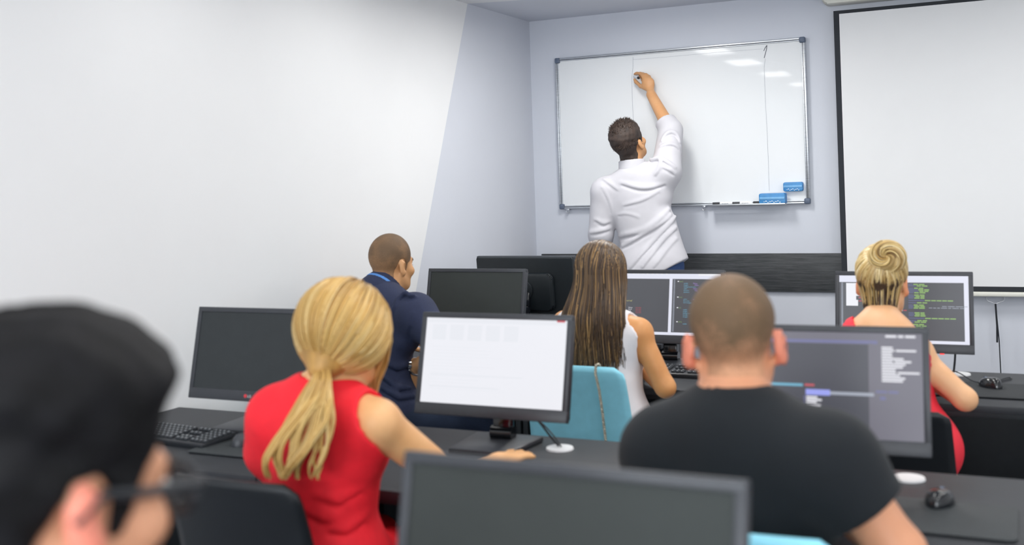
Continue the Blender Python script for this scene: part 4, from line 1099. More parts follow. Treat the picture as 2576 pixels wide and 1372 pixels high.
D.cloth('shirt', D.tp+sl+skirt, 0.012, M_shirtw, cuts=[D.neckhole(0.060, 0.012)], clips=[(at(1690, 674, 5.97), unit((0.55, 0, -1.0))), ], warp=wob(0.0022, 24, 3), h=0.005, folds=folds_D)
cN, cT = D.N+vec(0, 0.012, 0.0), D.neckb
cu = unit(cT-cN)
D.cloth('collar', [rc(cN, cN+cu*0.08, 0.080, 0.072, 0.01, [(cN+cu*0.056, cu)])], 0.002, M_shirtw, cuts=[rc(cN-cu*0.05, cN+cu*0.2, 0.068, 0.067)], h=0.004)
D.trousers(M_jeans, 0.075)
M_belt = mat('brown_leather', S(96, 62, 44), 0.5)
D.cloth('belt', [ell(D.P, (0.168, 0.118, 0.125), D.B, 0.05)], 0.013, M_belt, clips=[(D.P+D.B[:, 2]*0.078, D.B[:, 2]), (D.P+D.B[:, 2]*0.050, -D.B[:, 2])], h=0.006)
H_D = hairmat('dark_brown_hair', [S(34, 29, 27), S(66, 53, 46), S(92, 74, 62)])
M_hD = stubblemat('dark_brown_short_hair', S(84, 66, 56), S(40, 34, 32), 500, 0.2, 0.5, 30)
V, F = hair_shell(D.C, D.R, D.f, D.headp, 0.0045, grow=lambda x, y, z: 0.003+0.009*smooth01(z, 0.02, 0.09)+0.0022*noise3(x, y, z, 160, 5))
hairD = npobj('hair', V-D.base, F, M_hD, D.root)
# short upright tufts over the top and sides
rs = np.random.RandomState(4)
n = 2600; dirs = rs.normal(size=(n, 3)); dirs /= np.linalg.norm(dirs, axis=1)[:, None]
dirs = dirs[(dirs[:, 2] > -0.35) & ~((dirs[:, 1] > 0.62) & (dirs[:, 2] < 0.55)) & ~((np.abs(dirs[:, 0]) > 0.7) & (dirs[:, 1] > 0.1) & (dirs[:, 2] < 0.25))]
p0 = np.array([0, -0.012, 0.034])+dirs*np.array([0.081, 0.103, 0.095]); ln = 0.006+0.020*smooth01(dirs[:, 2], 0.35, 0.85)
dr = dirs*0.7+rs.normal(size=dirs.shape)*0.32+np.array([0, 0.1, 0.25]); dr /= np.linalg.norm(dr, axis=1)[:, None]
G = np.stack([D.C+(R_ @ (D.R.T*D.f)) for R_ in (p0-dirs*0.004, p0+dr*ln[:, None]*0.55, p0+dr*ln[:, None]+rs.normal(size=p0.shape)*0.002)], 1)
tf = strands('hair_tufts', G, 0.0020+0.0006*rs.rand(len(G)), H_D, hairD, D.base, (1.0, 0.8, 0.1))
# the pen in the hand
pa_, pb_ = A3(1606.5, 196.5, 6.296), A3(1594, 190.5, 6.390)
penh = thing('board_marker', 'marker held in the hand writing on the whiteboard', 'marker', tuple((pa_+pb_)/2))
mid = (pa_+pb_)/2; dv = unit(pb_-pa_); LL = np.linalg.norm(pb_-pa_)
bm = bmesh.new(); cyl(bm, tuple(-dv*(LL/2-0.012)), tuple(dv*(LL/2-0.012)), 0.0072, seg=20); obj('barrel', bm, M_whitep, penh)
bm = bmesh.new(); cyl(bm, tuple(-dv*LL/2), tuple(-dv*(LL/2-0.013)), 0.0076, seg=20); obj('end_plug', bm, M_blackp, penh)
bm = bmesh.new(); cyl(bm, tuple(dv*(LL/2-0.012)), tuple(dv*LL/2), 0.006, 0.0025, seg=16); obj('nib', bm, M_blackp, penh)

# ---- person in the navy polo
SK_C = skin('tan_skin', (198, 148, 102), (208, 158, 112))
M_navy = mat('navy_pique_cotton', S(38, 46, 74), 0.85, var=0.06, vscale=200, bump=0.25, bscale=1500)
M_trim = mat('light_blue_trim', S(84, 138, 206), 0.8)
Cc = Person('person with buzz-cut hair in a navy polo shirt, seated by the left wall', (-2.42, 3.80), SK_C, 0.0065)
Cc.head(at(984, 664, 3.92), rot(-10, -4, 2), 1.0, 24)
Cc.torso(at(948, 728, 3.84), at(960, 1035, 3.79), at(868, 778, 3.90), at(1048, 790, 3.80), 0.92, 0.92)
Cc.arms((-2.80, 4.02, 0.84), (-2.60, 4.22, 0.815), at(1128, 880, 3.74), at(1043, 925, 3.84))
Cc.legs((-2.40, 4.32, 0.54), (-2.42, 4.24, 0.085), at(1222, 1068, 4.12), (-2.10, 4.10, 0.085))
hC = hand_prims(Cc.WR, (-0.05, 0.05, -1), (0.55, -0.8, 0.05), -1, (14, 16, 20, 24), (30, 15), 0.98)
hC += hand_prims(Cc.WL, (0.3, 0.95, 0), (0, 0, 1), 1, (12, 13, 14, 16))
Cc.body(hC)
eR = Cc.SR+(Cc.ER-Cc.SR)*0.92; nR = unit(Cc.ER-Cc.SR); eL = Cc.SL+(Cc.EL-Cc.SL)*0.75; nL = unit(Cc.EL-Cc.SL)
def folds_C(F_):
    for g, w in ((((1008, 742), (1030, 752), (1044, 752)), 0.8), (((1038, 800), (1028, 850), (1032, 880)), 0.7), (((960, 920), (1000, 935), (1035, 925)), 0.9), (((955, 950), (1000, 985), (1035, 985)), 1.0), (((960, 985), (1005, 1010), (1042, 1005)), 0.9), (((985, 800), (1000, 760), (1022, 742)), 0.5)):
        H = [fieldhit(F_, a[0]+(b[0]-a[0])*t, a[1]+(b[1]-a[1])*t, 3.5, 4.3) for a, b in zip(g, g[1:]) for t in (0, 0.5, 0.99)]
        H = np.array([p for p in H if p is not None])
        if len(H) < 4: continue
        e = np.sin(np.pi*np.linspace(0.06, 0.94, len(H))); F_.cut(pline(H, 0.007*w*e), 0.012); F_.add(pline(H+vec(0, 0.003, 0.016), 0.009*w*e, 0.02))
Cc.cloth('polo_shirt', Cc.tp+[rc(Cc.SR, Cc.ER, 0.066, 0.060, 0.035, [(eR, nR)]), rc(Cc.SL, Cc.EL, 0.066, 0.060, 0.035, [(eL, nL)]), ell(Cc.P, (0.165, 0.116, 0.12), Cc.B, 0.05)], 0.011, M_navy,
         cuts=[Cc.neckhole(0.064, 0.02)], warp=wob(0.0025, 26, 8), h=0.006, folds=folds_C, clips=[(Cc.P-vec(0, 0, 0.07), (0, 0, -1))])
cN = Cc.N+vec(0.004, 0.014, -0.012); cu = unit(Cc.neckb-cN)
Cc.cloth('collar', [rc(cN, cN+cu*0.06, 0.088, 0.070, 0.01, [(cN+cu*0.056, cu)])], 0.002, M_navy, cuts=[rc(cN-cu*0.05, cN+cu*0.2, 0.066, 0.065)], h=0.0045)
Cc.cloth('collar_stripe', [rc(cN, cN+cu*0.06, 0.088, 0.070, 0.01, [(cN+cu*0.030, cu), (cN+cu*0.023, -cu)])], 0.0035, M_trim, cuts=[rc(cN-cu*0.05, cN+cu*0.2, 0.066, 0.065)], h=0.0035)
Cc.trousers(M_jeansd, 0.02)
M_hC = stubblemat('brown_buzz_cut', S(184, 138, 96), S(98, 76, 54), 700, 0.28, 0.60, 16, (tuple(Cc.loc(0, -0.06, -0.05)-Cc.base), Cc.R[:, 2], 0.10))
V, F = hair_shell(Cc.C, Cc.R, Cc.f, Cc.headp, 0.0045, off=0.0028)
npobj('hair', V-Cc.base, F, M_hC, Cc.root)
wd = unit(Cc.WR-Cc.ER); wp = Cc.WR-wd*0.012
watch = thing('watch', None, None); watch.parent = Cc.root; watch.location = tuple(wp-Cc.base)
bm = bmesh.new(); q_ = Vector(wd).to_track_quat('Z', 'Y').to_matrix().to_4x4()
tube(bm, [tuple(q_ @ Vector((0.036*math.cos(a), 0.034*math.sin(a), 0))) for a in np.linspace(0, 2*math.pi, 33)[:-1]], 0.0065, 8, True); obj('strap', bm, M_chrome, watch)
bm = bmesh.new(); dd = Vector((0.3, -0.85, 0.45)).normalized(); dd = (dd-Vector(wd)*dd.dot(Vector(wd))).normalized()
cyl(bm, tuple(dd*0.032), tuple(dd*0.045), 0.020, 0.018, 28); obj('dial', bm, M_chrome, watch)
chair('sky blue shell chair of the person in the navy polo, mostly behind the blond ponytail', -2.54, 3.86, 0, M_blue, 0.875)

# ---- long brown hair, white tank top
SK_E = skin('golden_skin', (206, 144, 88), (218, 158, 102))
M_tank = mat('white_jersey', S(232, 228, 231), 0.85, var=0.01, bump=0.1, bscale=1200)
E_ = Person('person with long straight brown hair in a white tank top', (-1.46, 3.80), SK_E, 0.0065)
E_.head(at(1514, 692, 3.85), rot(0, -4, 0), 0.97)
E_.torso(at(1514, 800, 3.80), at(1520, 1085, 3.80), at(1424, 818, 3.80), at(1606, 838, 3.80), 1.0, 1.0, True)
E_.arms((-1.69, 3.80, 0.79), (-1.52, 4.05, 0.82), at(1674, 975, 3.79), at(1598, 912, 4.05))
E_.legs((-1.55, 4.22, 0.52), (-1.56, 4.14, 0.085), (-1.36, 4.22, 0.52), (-1.35, 4.14, 0.085))
hE = hand_prims(E_.WR, (-0.3, 0.95, 0.0), (0, 0, 1), -1, (18, 20, 22, 24), f=0.92)+hand_prims(E_.WL, (0.3, 0.95, 0.0), (0, 0, 1), 1, (18, 20, 22, 24), f=0.92)
E_.body(hE)
cutE = [rc(E_.SR+vec(0.016, 0, 0.03), E_.ER, 0.062, 0.056), rc(E_.SL+vec(-0.040, 0, 0.04), E_.EL, 0.047, 0.05), rc(E_.N+vec(0, 0.03, 0.0), E_.N+vec(0, 0.05, 0.15), 0.085, 0.09)]
E_.cloth('tank_top', E_.tp+[ell(E_.P, (0.175, 0.125, 0.13), E_.B, 0.05), rc(E_.P+vec(0.06, -0.03, 0.15), E_.P+vec(0.085, -0.04, 0.0), 0.07, 0.085, 0.05)], 0.011, M_tank, cuts=cutE, warp=wob(0.003, 22, 12), h=0.006, clips=[(E_.P-vec(0, 0, 0.07), (0, 0, -1))])
E_.trousers(M_darkt, 0.0)
H_E = hairmat('long_brown_hair', [S(46, 36, 31), S(78, 60, 46), S(112, 87, 58), S(62, 49, 40), S(180, 142, 90)], 0.38, 0.5)
M_hE = mat('brown_hair_mass', S(70, 54, 42), 0.5, var=0.1, vscale=60, stretch=(1, 1, 0.1))
rs = np.random.RandomState(11); n = 1500
phi = np.radians(rs.uniform(-108, 108, n)); yst = rs.uniform(-0.035, 0.075, n); side = np.sign(phi+1e-6)
m = 26; c0 = np.array([0, -0.012, 0.032]); ax = np.array([0.086, 0.106, 0.098]); lay = rs.uniform(0, 0.014, n)
s0 = np.stack([side*rs.uniform(0.0, 0.018, n), yst, np.zeros(n)], 1); s0[:, 2] = ax[2]*np.sqrt(np.maximum(0.05, 1-(s0[:, 0]/ax[0])**2-(s0[:, 1]/ax[1])**2)); d0 = s0/ax; d0 /= np.linalg.norm(d0, axis=1)[:, None]
d1 = np.stack([np.sin(phi), -np.cos(phi), np.full(n, -0.12)], 1); d1 /= np.linalg.norm(d1, axis=1)[:, None]
om = np.arccos(np.clip((d0*d1).sum(1), -1, 1))[:, None]
pts = []
for i in range(11):
    t = i/10; d = (np.sin((1-t)*om)*d0+np.sin(t*om)*d1)/np.sin(om); pts.append(c0+d*(ax+lay[:, None]*(0.3+0.7*t)))
eq = pts[-1]; length = 0.325+0.07*rs.rand(n)-0.10*(1-np.abs(np.cos(phi)))*rs.rand(n); wv = rs.uniform(0, 6.3, n)
for i in range(1, m-10):
    t = i/(m-11); dz = length*t
    x = eq[:, 0]*(1+0.32*smooth01(dz, 0, 0.22))+0.006*np.sin(wv+9*t)*t; yb = np.minimum(eq[:, 1]*(1-0.0*t), 0.02)
    y = yb*(1-smooth01(dz, 0.03, 0.2))+(-0.148-lay*0.8-0.012*np.cos(phi*1.2)+0.05*np.abs(np.sin(phi))**3)*smooth01(dz, 0.03, 0.2)+0.004*np.sin(wv*2+7*t)*t
    pts.append(np.stack([x, y, eq[:, 2]-dz], 1))
G = np.stack(pts, 1); G = E_.C+(G*E_.f) @ E_.R.T
mass = [ell(E_.loc(0, -0.016, 0.034), (0.083, 0.102, 0.096), E_.R, 0.03), ell(E_.loc(0, -0.052, -0.04), (0.074, 0.050, 0.09), E_.R, 0.03), ell(E_.loc(0, -0.098, -0.16), (0.098, 0.040, 0.13), E_.R, 0.06), ell(E_.loc(0.0, -0.122, -0.24), (0.092, 0.024, 0.09), E_.R, 0.05)]
F_ = Field(mass, 0.006); F_.cut(ell(E_.loc(0, 0.085, -0.03), (0.07, 0.06, 0.10), E_.R, 0.02), 0.02); V, F = F_.mesh(1)
hrE = npobj('hair', V-E_.base, F, M_hE, E_.root)
st = strands('hair_strands', G, 0.0022+0.0012*rs.rand(n), H_E, hrE, E_.base, (0.7, 1.0, 0.25)); st['kind'] = 'stuff'
CH_E = (-1.492, 3.865)
chair('sky blue shell chair behind the person with long brown hair, a chain hanging on it', CH_E[0], CH_E[1], 0, M_blue, 0.882)
# chain of a bag hung over the chair back
M_chain = mat('pale_gold_chain', S(196, 190, 172), 0.35, metal=0.6, var=0.1, vscale=100)
bm = bmesh.new(); cx = at(1501, 930, 3.545)[0]
ys = CH_E[1]-0.29
path = [(cx, ys+0.028, 0.80), (cx, ys+0.006, 0.868), (cx, ys-0.008, 0.890), (cx, ys-0.038, 0.890), (cx, ys-0.042, 0.86)]+[(cx, CH_E[1]-0.19-0.10*v-0.02+0.015*math.sin(3*v)-0.022, 0.46+0.422*v) for v in (0.8, 0.6, 0.4, 0.2, 0.05)]
P_ = [Vector(p) for p in path]; pts_ = []
for a, b in zip(P_, P_[1:]):
    k = max(2, int((b-a).length/0.0028))
    pts_ += [a+(b-a)*i/k for i in range(k)]
tube(bm, [p+Vector((0.0028*math.cos(i*1.1), 0.0028*math.sin(i*1.1), 0)) for i, p in enumerate(pts_)], 0.0030, 6)
tube(bm, [p+Vector((-0.0028*math.cos(i*1.1), -0.0028*math.sin(i*1.1), 0)) for i, p in enumerate(pts_)], 0.0030, 6)
tag(obj('bag_chain', bm, M_chain), 'pale twisted chain hanging down the back of a sky blue chair', 'chain')

# ---- blond bun, red top
SK_G = skin('fair_skin', (224, 172, 128), (232, 182, 140))
M_redg = mat('coral_red_cloth', S(232, 44, 62), 0.7, var=0.02)
Gp = Person('person with a blond bun in a red top at the far right', (-0.43, 3.78), SK_G, 0.0065, ear=skin('flushed_ear', (222, 146, 106), (228, 156, 116)))
Gp.head(at(2220, 712, 3.92), rot(-2, -8, 0), 0.97, 26)
Gp.torso(at(2214, 818, 3.82), at(2256, 1135, 3.77), at(2128, 866, 3.82), at(2304, 892, 3.80), 1.0, 0.9, True)
Gp.arms((-0.70, 3.90, 0.79), (-0.55, 4.10, 0.818), at(2428, 1005, 3.80), (-0.37, 4.05, 0.818))
Gp.legs((-0.50, 4.28, 0.52), (-0.50, 4.20, 0.085), (-0.32, 4.28, 0.52), (-0.31, 4.20, 0.085))
Gp.body(hand_prims(Gp.WR, (-0.35, 0.9, 0.0), (0, 0, 1), -1, f=0.92)+hand_prims(Gp.WL, (0.3, 0.95, 0.0), (0, 0, 1), 1, f=0.92))
cutG = [rc(Gp.SR+vec(0.03, 0, 0.05), Gp.ER, 0.046, 0.05), rc(Gp.SL+vec(-0.035, 0, 0.05), Gp.EL, 0.046, 0.05), rc(Gp.N+vec(0.03, 0.0, -0.03), Gp.N+vec(0.04, 0.04, 0.15), 0.118, 0.125)]
Gp.cloth('red_dress', Gp.tp+[ell(Gp.P, (0.19, 0.118, 0.14), Gp.B, 0.05)]+Gp.legp[:1]+Gp.legp[2:3], 0.012, M_redg, cuts=cutG, warp=wob(0.003, 22, 22), h=0.007, clips=[(Gp.P-vec(0, 0, 0.095), (0, 0, -1))])
H_G = hairmat('blond_updo_hair', [S(122, 90, 50), S(206, 176, 112), S(226, 204, 150), S(182, 146, 84), S(234, 218, 174)], 0.4, 0.45)
M_hGd = mat('dark_hair_underside', S(62, 44, 34), 0.55, var=0.1, vscale=60)
rs = np.random.RandomState(23)
V, F = hair_shell(Gp.C, Gp.R, Gp.f, Gp.headp, 0.0045, grow=lambda x, y, z: 0.004+0*x, off=0.003)
hrG = npobj('hair', V-Gp.base, F, M_hGd, Gp.root)
n = 900; az = np.radians(rs.uniform(-150, 150, n))         # 0 at the nape, going round to the front hairline
lat = np.interp(np.abs(np.degrees(az)), [0, 40, 80, 110, 150], [-0.95, -0.80, -0.30, 0.2, 0.55])+rs.uniform(0, 0.55, n)**1.1
d0 = np.stack([np.sin(az), -np.cos(az), lat], 1); d0 /= np.linalg.norm(d0, axis=1)[:, None]
bd = unit((0.16, -0.72, 0.66)); d1 = bd+rs.normal(size=(n, 3))*0.10; d1 /= np.linalg.norm(d1, axis=1)[:, None]
om = np.arccos(np.clip((d0*d1).sum(1), -0.999, 0.999))[:, None]; lay = rs.uniform(0.002, 0.010, n)[:, None]; pts = []
for i in range(14):
    t = i/13; d = (np.sin((1-t)*om)*d0+np.sin(t*om)*d1)/np.sin(om); pts.append(np.array([0, -0.012, 0.032])+d*(np.array([0.084, 0.105, 0.097])+lay*math.sin(math.pi*t*0.7+0.3)))
nk = np.stack([0.056*np.sin(az), -0.020-0.060*np.cos(az), -0.072-0.034*np.cos(az)-0.03*rs.rand(n)+0.05*rs.rand(n)**2], 1)
low = ((np.abs(az) < 1.25) & (rs.rand(n) > 0.74))[:, None]; pts = [np.where(low, nk, pts[0]), np.where(low, nk*0.55+pts[0]*0.45+np.array([0, -0.006, 0]), pts[0])]+pts
pts[0] = np.where(low, pts[0], pts[2]-(pts[3]-pts[2])*0.2); pts[1] = np.where(low, pts[1], pts[2]-(pts[3]-pts[2])*0.1)
G = Gp.C+(np.stack(pts, 1)*Gp.f) @ Gp.R.T
st = strands('hair_strands', G, 0.0026+0.0016*rs.rand(n), H_G, hrG, Gp.base, (0.5, 1.0, 0.7)); st['kind'] = 'stuff'
H_Gd = hairmat('dark_nape_hair', [S(48, 36, 30), S(84, 62, 42), S(60, 44, 34)], 0.5, 0.4)
nd = 190; ad = np.radians(np.concatenate([rs.normal(8, 10, 110), rs.normal(-58, 6, 40), rs.normal(52, 7, 40)])); k_ = rs.uniform(0.5, 1.0, nd)
r0 = np.stack([0.060*np.sin(ad), -0.024-0.064*np.cos(ad), -0.086-0.018*np.cos(ad)+0.012*rs.rand(nd)], 1)
e1 = np.stack([np.sin(ad)*0.92, -np.cos(ad), -0.55+0.5*k_], 1); e1 /= np.linalg.norm(e1, axis=1)[:, None]; e1 = np.array([0, -0.014, 0.030])+e1*np.array([0.0885, 0.112, 0.100])
e0 = np.stack([np.sin(ad)*0.8, -np.cos(ad), np.full(nd, -0.85)], 1); e0 /= np.linalg.norm(e0, axis=1)[:, None]; e0 = np.array([0, -0.014, 0.030])+e0*np.array([0.0885, 0.114, 0.102])
G = np.stack([r0, r0*0.5+e0*0.5+np.array([0, -0.003, 0]), e0, e0*0.5+e1*0.5+np.array([0, -0.003, 0]), e1], 1); G = Gp.C+(G*Gp.f) @ Gp.R.T
st = strands('nape_strands', G, 0.0026+0.001*rs.rand(nd), H_Gd, hrG, Gp.base, (0.8, 1.0, 0.1)); st['kind'] = 'stuff'
bc = np.array([0.032, -0.098, 0.086]); n = 260; th0 = rs.uniform(0, 6.28, n); ps0 = rs.uniform(0, 6.28, n); rr = rs.uniform(0.020, 0.032, n); pts = []
for i in range(18):
    t = i/17; th = th0+2.6*t; ps_ = ps0+1.3*t; Rm = 0.034*(1-0.12*t)
    pts.append(np.stack([bc[0]+(Rm+rr*np.cos(ps_))*np.cos(th), bc[1]-rr*np.sin(ps_)*1.1, bc[2]+(Rm+rr*np.cos(ps_))*np.sin(th)*0.92], 1))
G = Gp.C+(np.stack(pts, 1)*Gp.f) @ Gp.R.T
F_ = Field([rc(Gp.loc(bc[0]+0.03*math.cos(a), bc[1], bc[2]+0.028*math.sin(a)), Gp.loc(bc[0]+0.03*math.cos(a+0.8), bc[1], bc[2]+0.028*math.sin(a+0.8)), 0.026, 0.026, 0.006) for a in np.arange(0, 6.28, 0.78)], 0.005)
V, F = F_.mesh(1); M_hGb = mat('blond_bun_mass', S(196, 164, 104), 0.5, var=0.1, vscale=50)
bun = npobj('bun', V-Gp.base, F, M_hGb, Gp.root)
st = strands('bun_strands', G, 0.0030+0.0018*rs.rand(n), H_G, bun, Gp.base, (0.6, 1.0, 0.5)); st['kind'] = 'stuff'
chair('black shell chair under the person with the blond bun', -0.43, 3.81, 0, M_black, 0.80)
# ---- person in the black t-shirt
SK_F = skin('pink_skin', (208, 146, 110), (216, 156, 122))
M_tee = mat('black_jersey', S(13, 20, 26), 0.9, var=0.03, bump=0.1, bscale=1200, sheen=0.04)
Fp = Person('person with short faded hair in a black t-shirt, seen from behind', (-0.50, 2.12), SK_F, 0.007, ear=skin('pink_ear', (216, 128, 102), (224, 140, 114)))
Fp.head(at(1846, 862, 2.16), rot(13, -6, -3), 1.03, 34, 1.18)
Fp.torso(at(1842, 1014, 2.09), at(1880, 1600, 2.14), at(1672, 1140, 2.11), at(2085, 1160, 2.05), 1.12, 1.1)
Fp.arms((-0.735, 2.26, 0.82), (-0.60, 2.47, 0.81), at(2262, 1390, 2.06), (-0.40, 2.40, 0.815), (0.058, 0.047, 0.032))
Fp.legs((-0.62, 2.55, 0.53), (-0.63, 2.47, 0.085), (-0.38, 2.55, 0.53), (-0.37, 2.47, 0.085))
Fp.body(hand_prims(Fp.WR, (-0.2, 0.97, 0.0), (0, 0, 1), -1)+hand_prims(Fp.WL, (0.2, 0.97, 0.0), (0, 0, 1), 1))
eR = at(2222, 1238, 2.055); nR = unit(Fp.ER-Fp.SR); eL = Fp.SL+(Fp.EL-Fp.SL)*0.62; nL = unit(Fp.EL-Fp.SL)
Fp.cloth('t_shirt', Fp.tp+[rc(Fp.SR, Fp.ER, 0.070, 0.064, 0.05, [(eR, nR)]), rc(Fp.SL, Fp.EL, 0.072, 0.066, 0.05, [(eL, nL)]), ell(Fp.P, (0.19, 0.14, 0.12), Fp.B, 0.05),
         rc(Fp.N-vec(0, 0.02, 0.06), Fp.SR-vec(0, 0.0, 0.02), 0.06, 0.06, 0.05)], 0.012, M_tee, cuts=[Fp.neckhole(0.068, 0.02)], warp=wob(0.0022, 20, 31), h=0.007, clips=[(Fp.P-vec(0, 0, 0.085), (0, 0, -1))])
Fp.trousers(M_darkt, 0.0)
M_hF = stubblemat('light_brown_fade_cut', S(208, 152, 116), S(100, 78, 54), 420, 0.28, 0.58, 15, (tuple(Fp.loc(0, -0.08, -0.035)-Fp.base), Fp.R[:, 2], 0.07))
V, F = hair_shell(Fp.C, Fp.R, Fp.f, Fp.headp, 0.0045, off=0.003, grow=lambda x, y, z: 0.006*smooth01(z, 0.0, 0.07))
npobj('hair', V-Fp.base, F, M_hF, Fp.root)
chair('sky blue shell chair of the person in the black t-shirt, only its top edge showing', -0.497, 2.165, 0, M_blue, 0.915)

# ---- blond ponytail, red sleeveless dress
SK_B = skin('peach_skin', (222, 166, 112), (232, 180, 128))
M_redb = mat('red_knit', S(242, 26, 44), 0.75, var=0.03, bump=0.1, bscale=900)
Bp = Person('person with a blond ponytail in a red sleeveless dress', (-1.62, 2.22), SK_B, 0.0065)
Bp.head(at(866, 852, 2.25), rot(-4, -6, 3), 1.0)
Bp.torso(at(812, 985, 2.19), at(800, 1470, 2.24), at(704, 1050, 2.20), at(950, 1064, 2.20), 1.04, 1.0, True)
WRB = vec(-1.326, 2.640, 0.773)
Bp.arms((-1.80, 2.46, 0.79), (-1.60, 2.40, 0.985), vec(-1.335, 2.385, 0.790), WRB, (0.050, 0.042, 0.027))
Bp.legs((-1.72, 2.64, 0.53), (-1.73, 2.56, 0.085), (-1.53, 2.64, 0.53), (-1.52, 2.56, 0.085))
fg = at(893, 985, 2.325)
hd = hand_prims(Bp.WR, (0.10, 0.99, 0.0), (0.0, 0.0, 1), -1, (3, 4, 5, 6), (34, 1), 0.94, 8.0)+hand_prims(Bp.WL, fg-Bp.WL, (0.35, -0.9, 0.2), 1, (24, 26, 28, 30), (35, 20), 0.9)
Bp.body(hd)
cutB = [rc(Bp.SR+vec(0.030, 0, 0.02), Bp.ER+vec(0.03, 0, 0), 0.076, 0.068), rc(Bp.SL+vec(-0.036, 0.06, 0.03), Bp.EL, 0.046, 0.05), rc(Bp.N+vec(0.0, 0.02, 0.006), Bp.N+vec(0.0, 0.05, 0.15), 0.064, 0.066)]
def folds_B(F_):
    for g in (((800, 1262), (850, 1275), (905, 1240)), ((770, 1300), (810, 1318), (860, 1322)), ((830, 1345), (870, 1348), (912, 1318))):
        H = [fieldhit(F_, a[0]+(b[0]-a[0])*t, a[1]+(b[1]-a[1])*t, 1.9, 2.6) for a, b in zip(g, g[1:]) for t in (0, 0.5, 0.99)]
        H = np.array([p for p in H if p is not None])
        if len(H) < 4: continue
        e = np.sin(np.pi*np.linspace(0.06, 0.94, len(H))); F_.cut(pline(H+vec(0, -0.002, 0), 0.0045*e), 0.014); F_.add(pline(H+vec(0, 0.008, 0.018), 0.007*e, 0.024))
Bp.cloth('red_dress', Bp.tp+[ell(Bp.P, (0.178, 0.128, 0.125), Bp.B, 0.05), rc(Bp.SL+vec(-0.005, -0.01, 0), Bp.P+vec(-0.13, 0, 0.25), 0.056, 0.06, 0.05)]+Bp.legp[:1]+Bp.legp[2:3], 0.011, M_redb, cuts=cutB, warp=wob(0.0022, 24, 41), h=0.006, folds=folds_B, clips=[(Bp.P-vec(0, 0, 0.088), (0, 0, -1))])
bw = at(905, 1335, 2.2)[2]
Bp.cloth('belt', [ell(Bp.P+vec(0, 0, bw-Bp.P[2]), (0.135, 0.10, 0.08), Bp.B, 0.05)], 0.014, M_blackp, clips=[((0, 0, bw+0.012), (0, 0, 1)), ((0, 0, bw-0.012), (0, 0, -1))], h=0.006)
H_B = hairmat('golden_blond_hair', [S(158, 116, 58), S(206, 164, 92), S(226, 192, 124), S(188, 146, 78), S(236, 208, 148)], 0.36, 0.5)
M_hB = mat('golden_hair_mass', S(178, 136, 72), 0.5, var=0.12, vscale=50, stretch=(1, 1, 0.3))
rs = np.random.RandomState(33)
tie = at(811, 925, 2.155); tl = (tie-Bp.C) @ Bp.R/Bp.f
n = 1500; d0 = rs.normal(size=(n*3, 3)); d0 /= np.linalg.norm(d0, axis=1)[:, None]
d0 = d0[(d0[:, 1] > -0.25) & (d0[:, 2] > -0.12) & ~((d0[:, 1] > 0.80) & (d0[:, 2] < 0.45))][:n]; n = len(d0)
c0 = np.array([0.006, -0.014, 0.030]); ax = np.array([0.098, 0.112, 0.112]); td = (tl-c0)/ax; td /= np.linalg.norm(td)
d1 = np.tile(td, (n, 1)); om = np.arccos(np.clip((d0*d1).sum(1), -0.999, 0.999))[:, None]; lay = rs.uniform(0, 0.012, n)[:, None]; pts = []; jit = rs.normal(size=(n, 3))*0.007
for i in range(16):
    t = i/15; d = (np.sin((1-t)*om)*d0+np.sin(t*om)*d1)/np.sin(om)
    p = c0+d*(ax*(0.97+0.10*math.sin(math.pi*min(1, t*1.1)))+lay); w = smooth01(np.array(t), 0.72, 1.0); pts.append(p*(1-w)+(tl+jit)*w)
G = Bp.C+(np.stack(pts, 1)*Bp.f) @ Bp.R.T
F_ = Field([ell(Bp.loc(*c0), ax*1.02, Bp.R, 0.02), rc(Bp.loc(0, -0.07, -0.02), tie, 0.055, 0.020, 0.04), rc(Bp.loc(0.05, -0.05, -0.02), tie, 0.04, 0.018, 0.04), rc(Bp.loc(-0.05, -0.05, -0.02), tie, 0.04, 0.018, 0.04)], 0.006)
F_.cut(ell(Bp.loc(0, 0.105, -0.03), (0.072, 0.065, 0.10), Bp.R, 0.02), 0.02); V, F = F_.mesh(1)
hrB = npobj('hair', V-Bp.base, F, M_hB, Bp.root)
st = strands('hair_strands', G, 0.0022+0.0014*rs.rand(n), H_B, hrB, Bp.base, (0.6, 1.0, 0.6)); st['kind'] = 'stuff'
# ponytail: waves falling over the back
def locks(path, half, n, amp, Y, seed, r=0.0022):
    rs = np.random.RandomState(seed); m = 30; tt = np.linspace(0, 1, m); k = np.linspace(0, 1, len(path))
    cx = np.interp(tt, k, [p[0] for p in path]); cy = np.interp(tt, k, [p[1] for p in path]); yy = np.interp(tt, k, Y); hw = np.interp(tt, k, half)
    out = []
    for i in range(n):
        u = rs.uniform(-1, 1); e = rs.uniform(0.80, 1.0); dep = rs.uniform(-0.022, 0.018)*math.sqrt(max(0.05, 1-u*u)); ph = round(u*2.2)*1.7
        ti = tt*e; X = np.interp(ti, tt, cx)+u*np.interp(ti, tt, hw)+amp*np.sin(ti*9.5+ph)*ti; Yp = np.interp(ti, tt, cy)+rs.uniform(-6, 6)
        out.append([at(a, b, c+dep*min(1, 3*s_+0.25)+0.008*math.sin(s_*9+ph+1.5)*s_) for a, b, c, s_ in zip(X, Yp, np.interp(ti, tt, yy), ti)])
    return np.array(out)
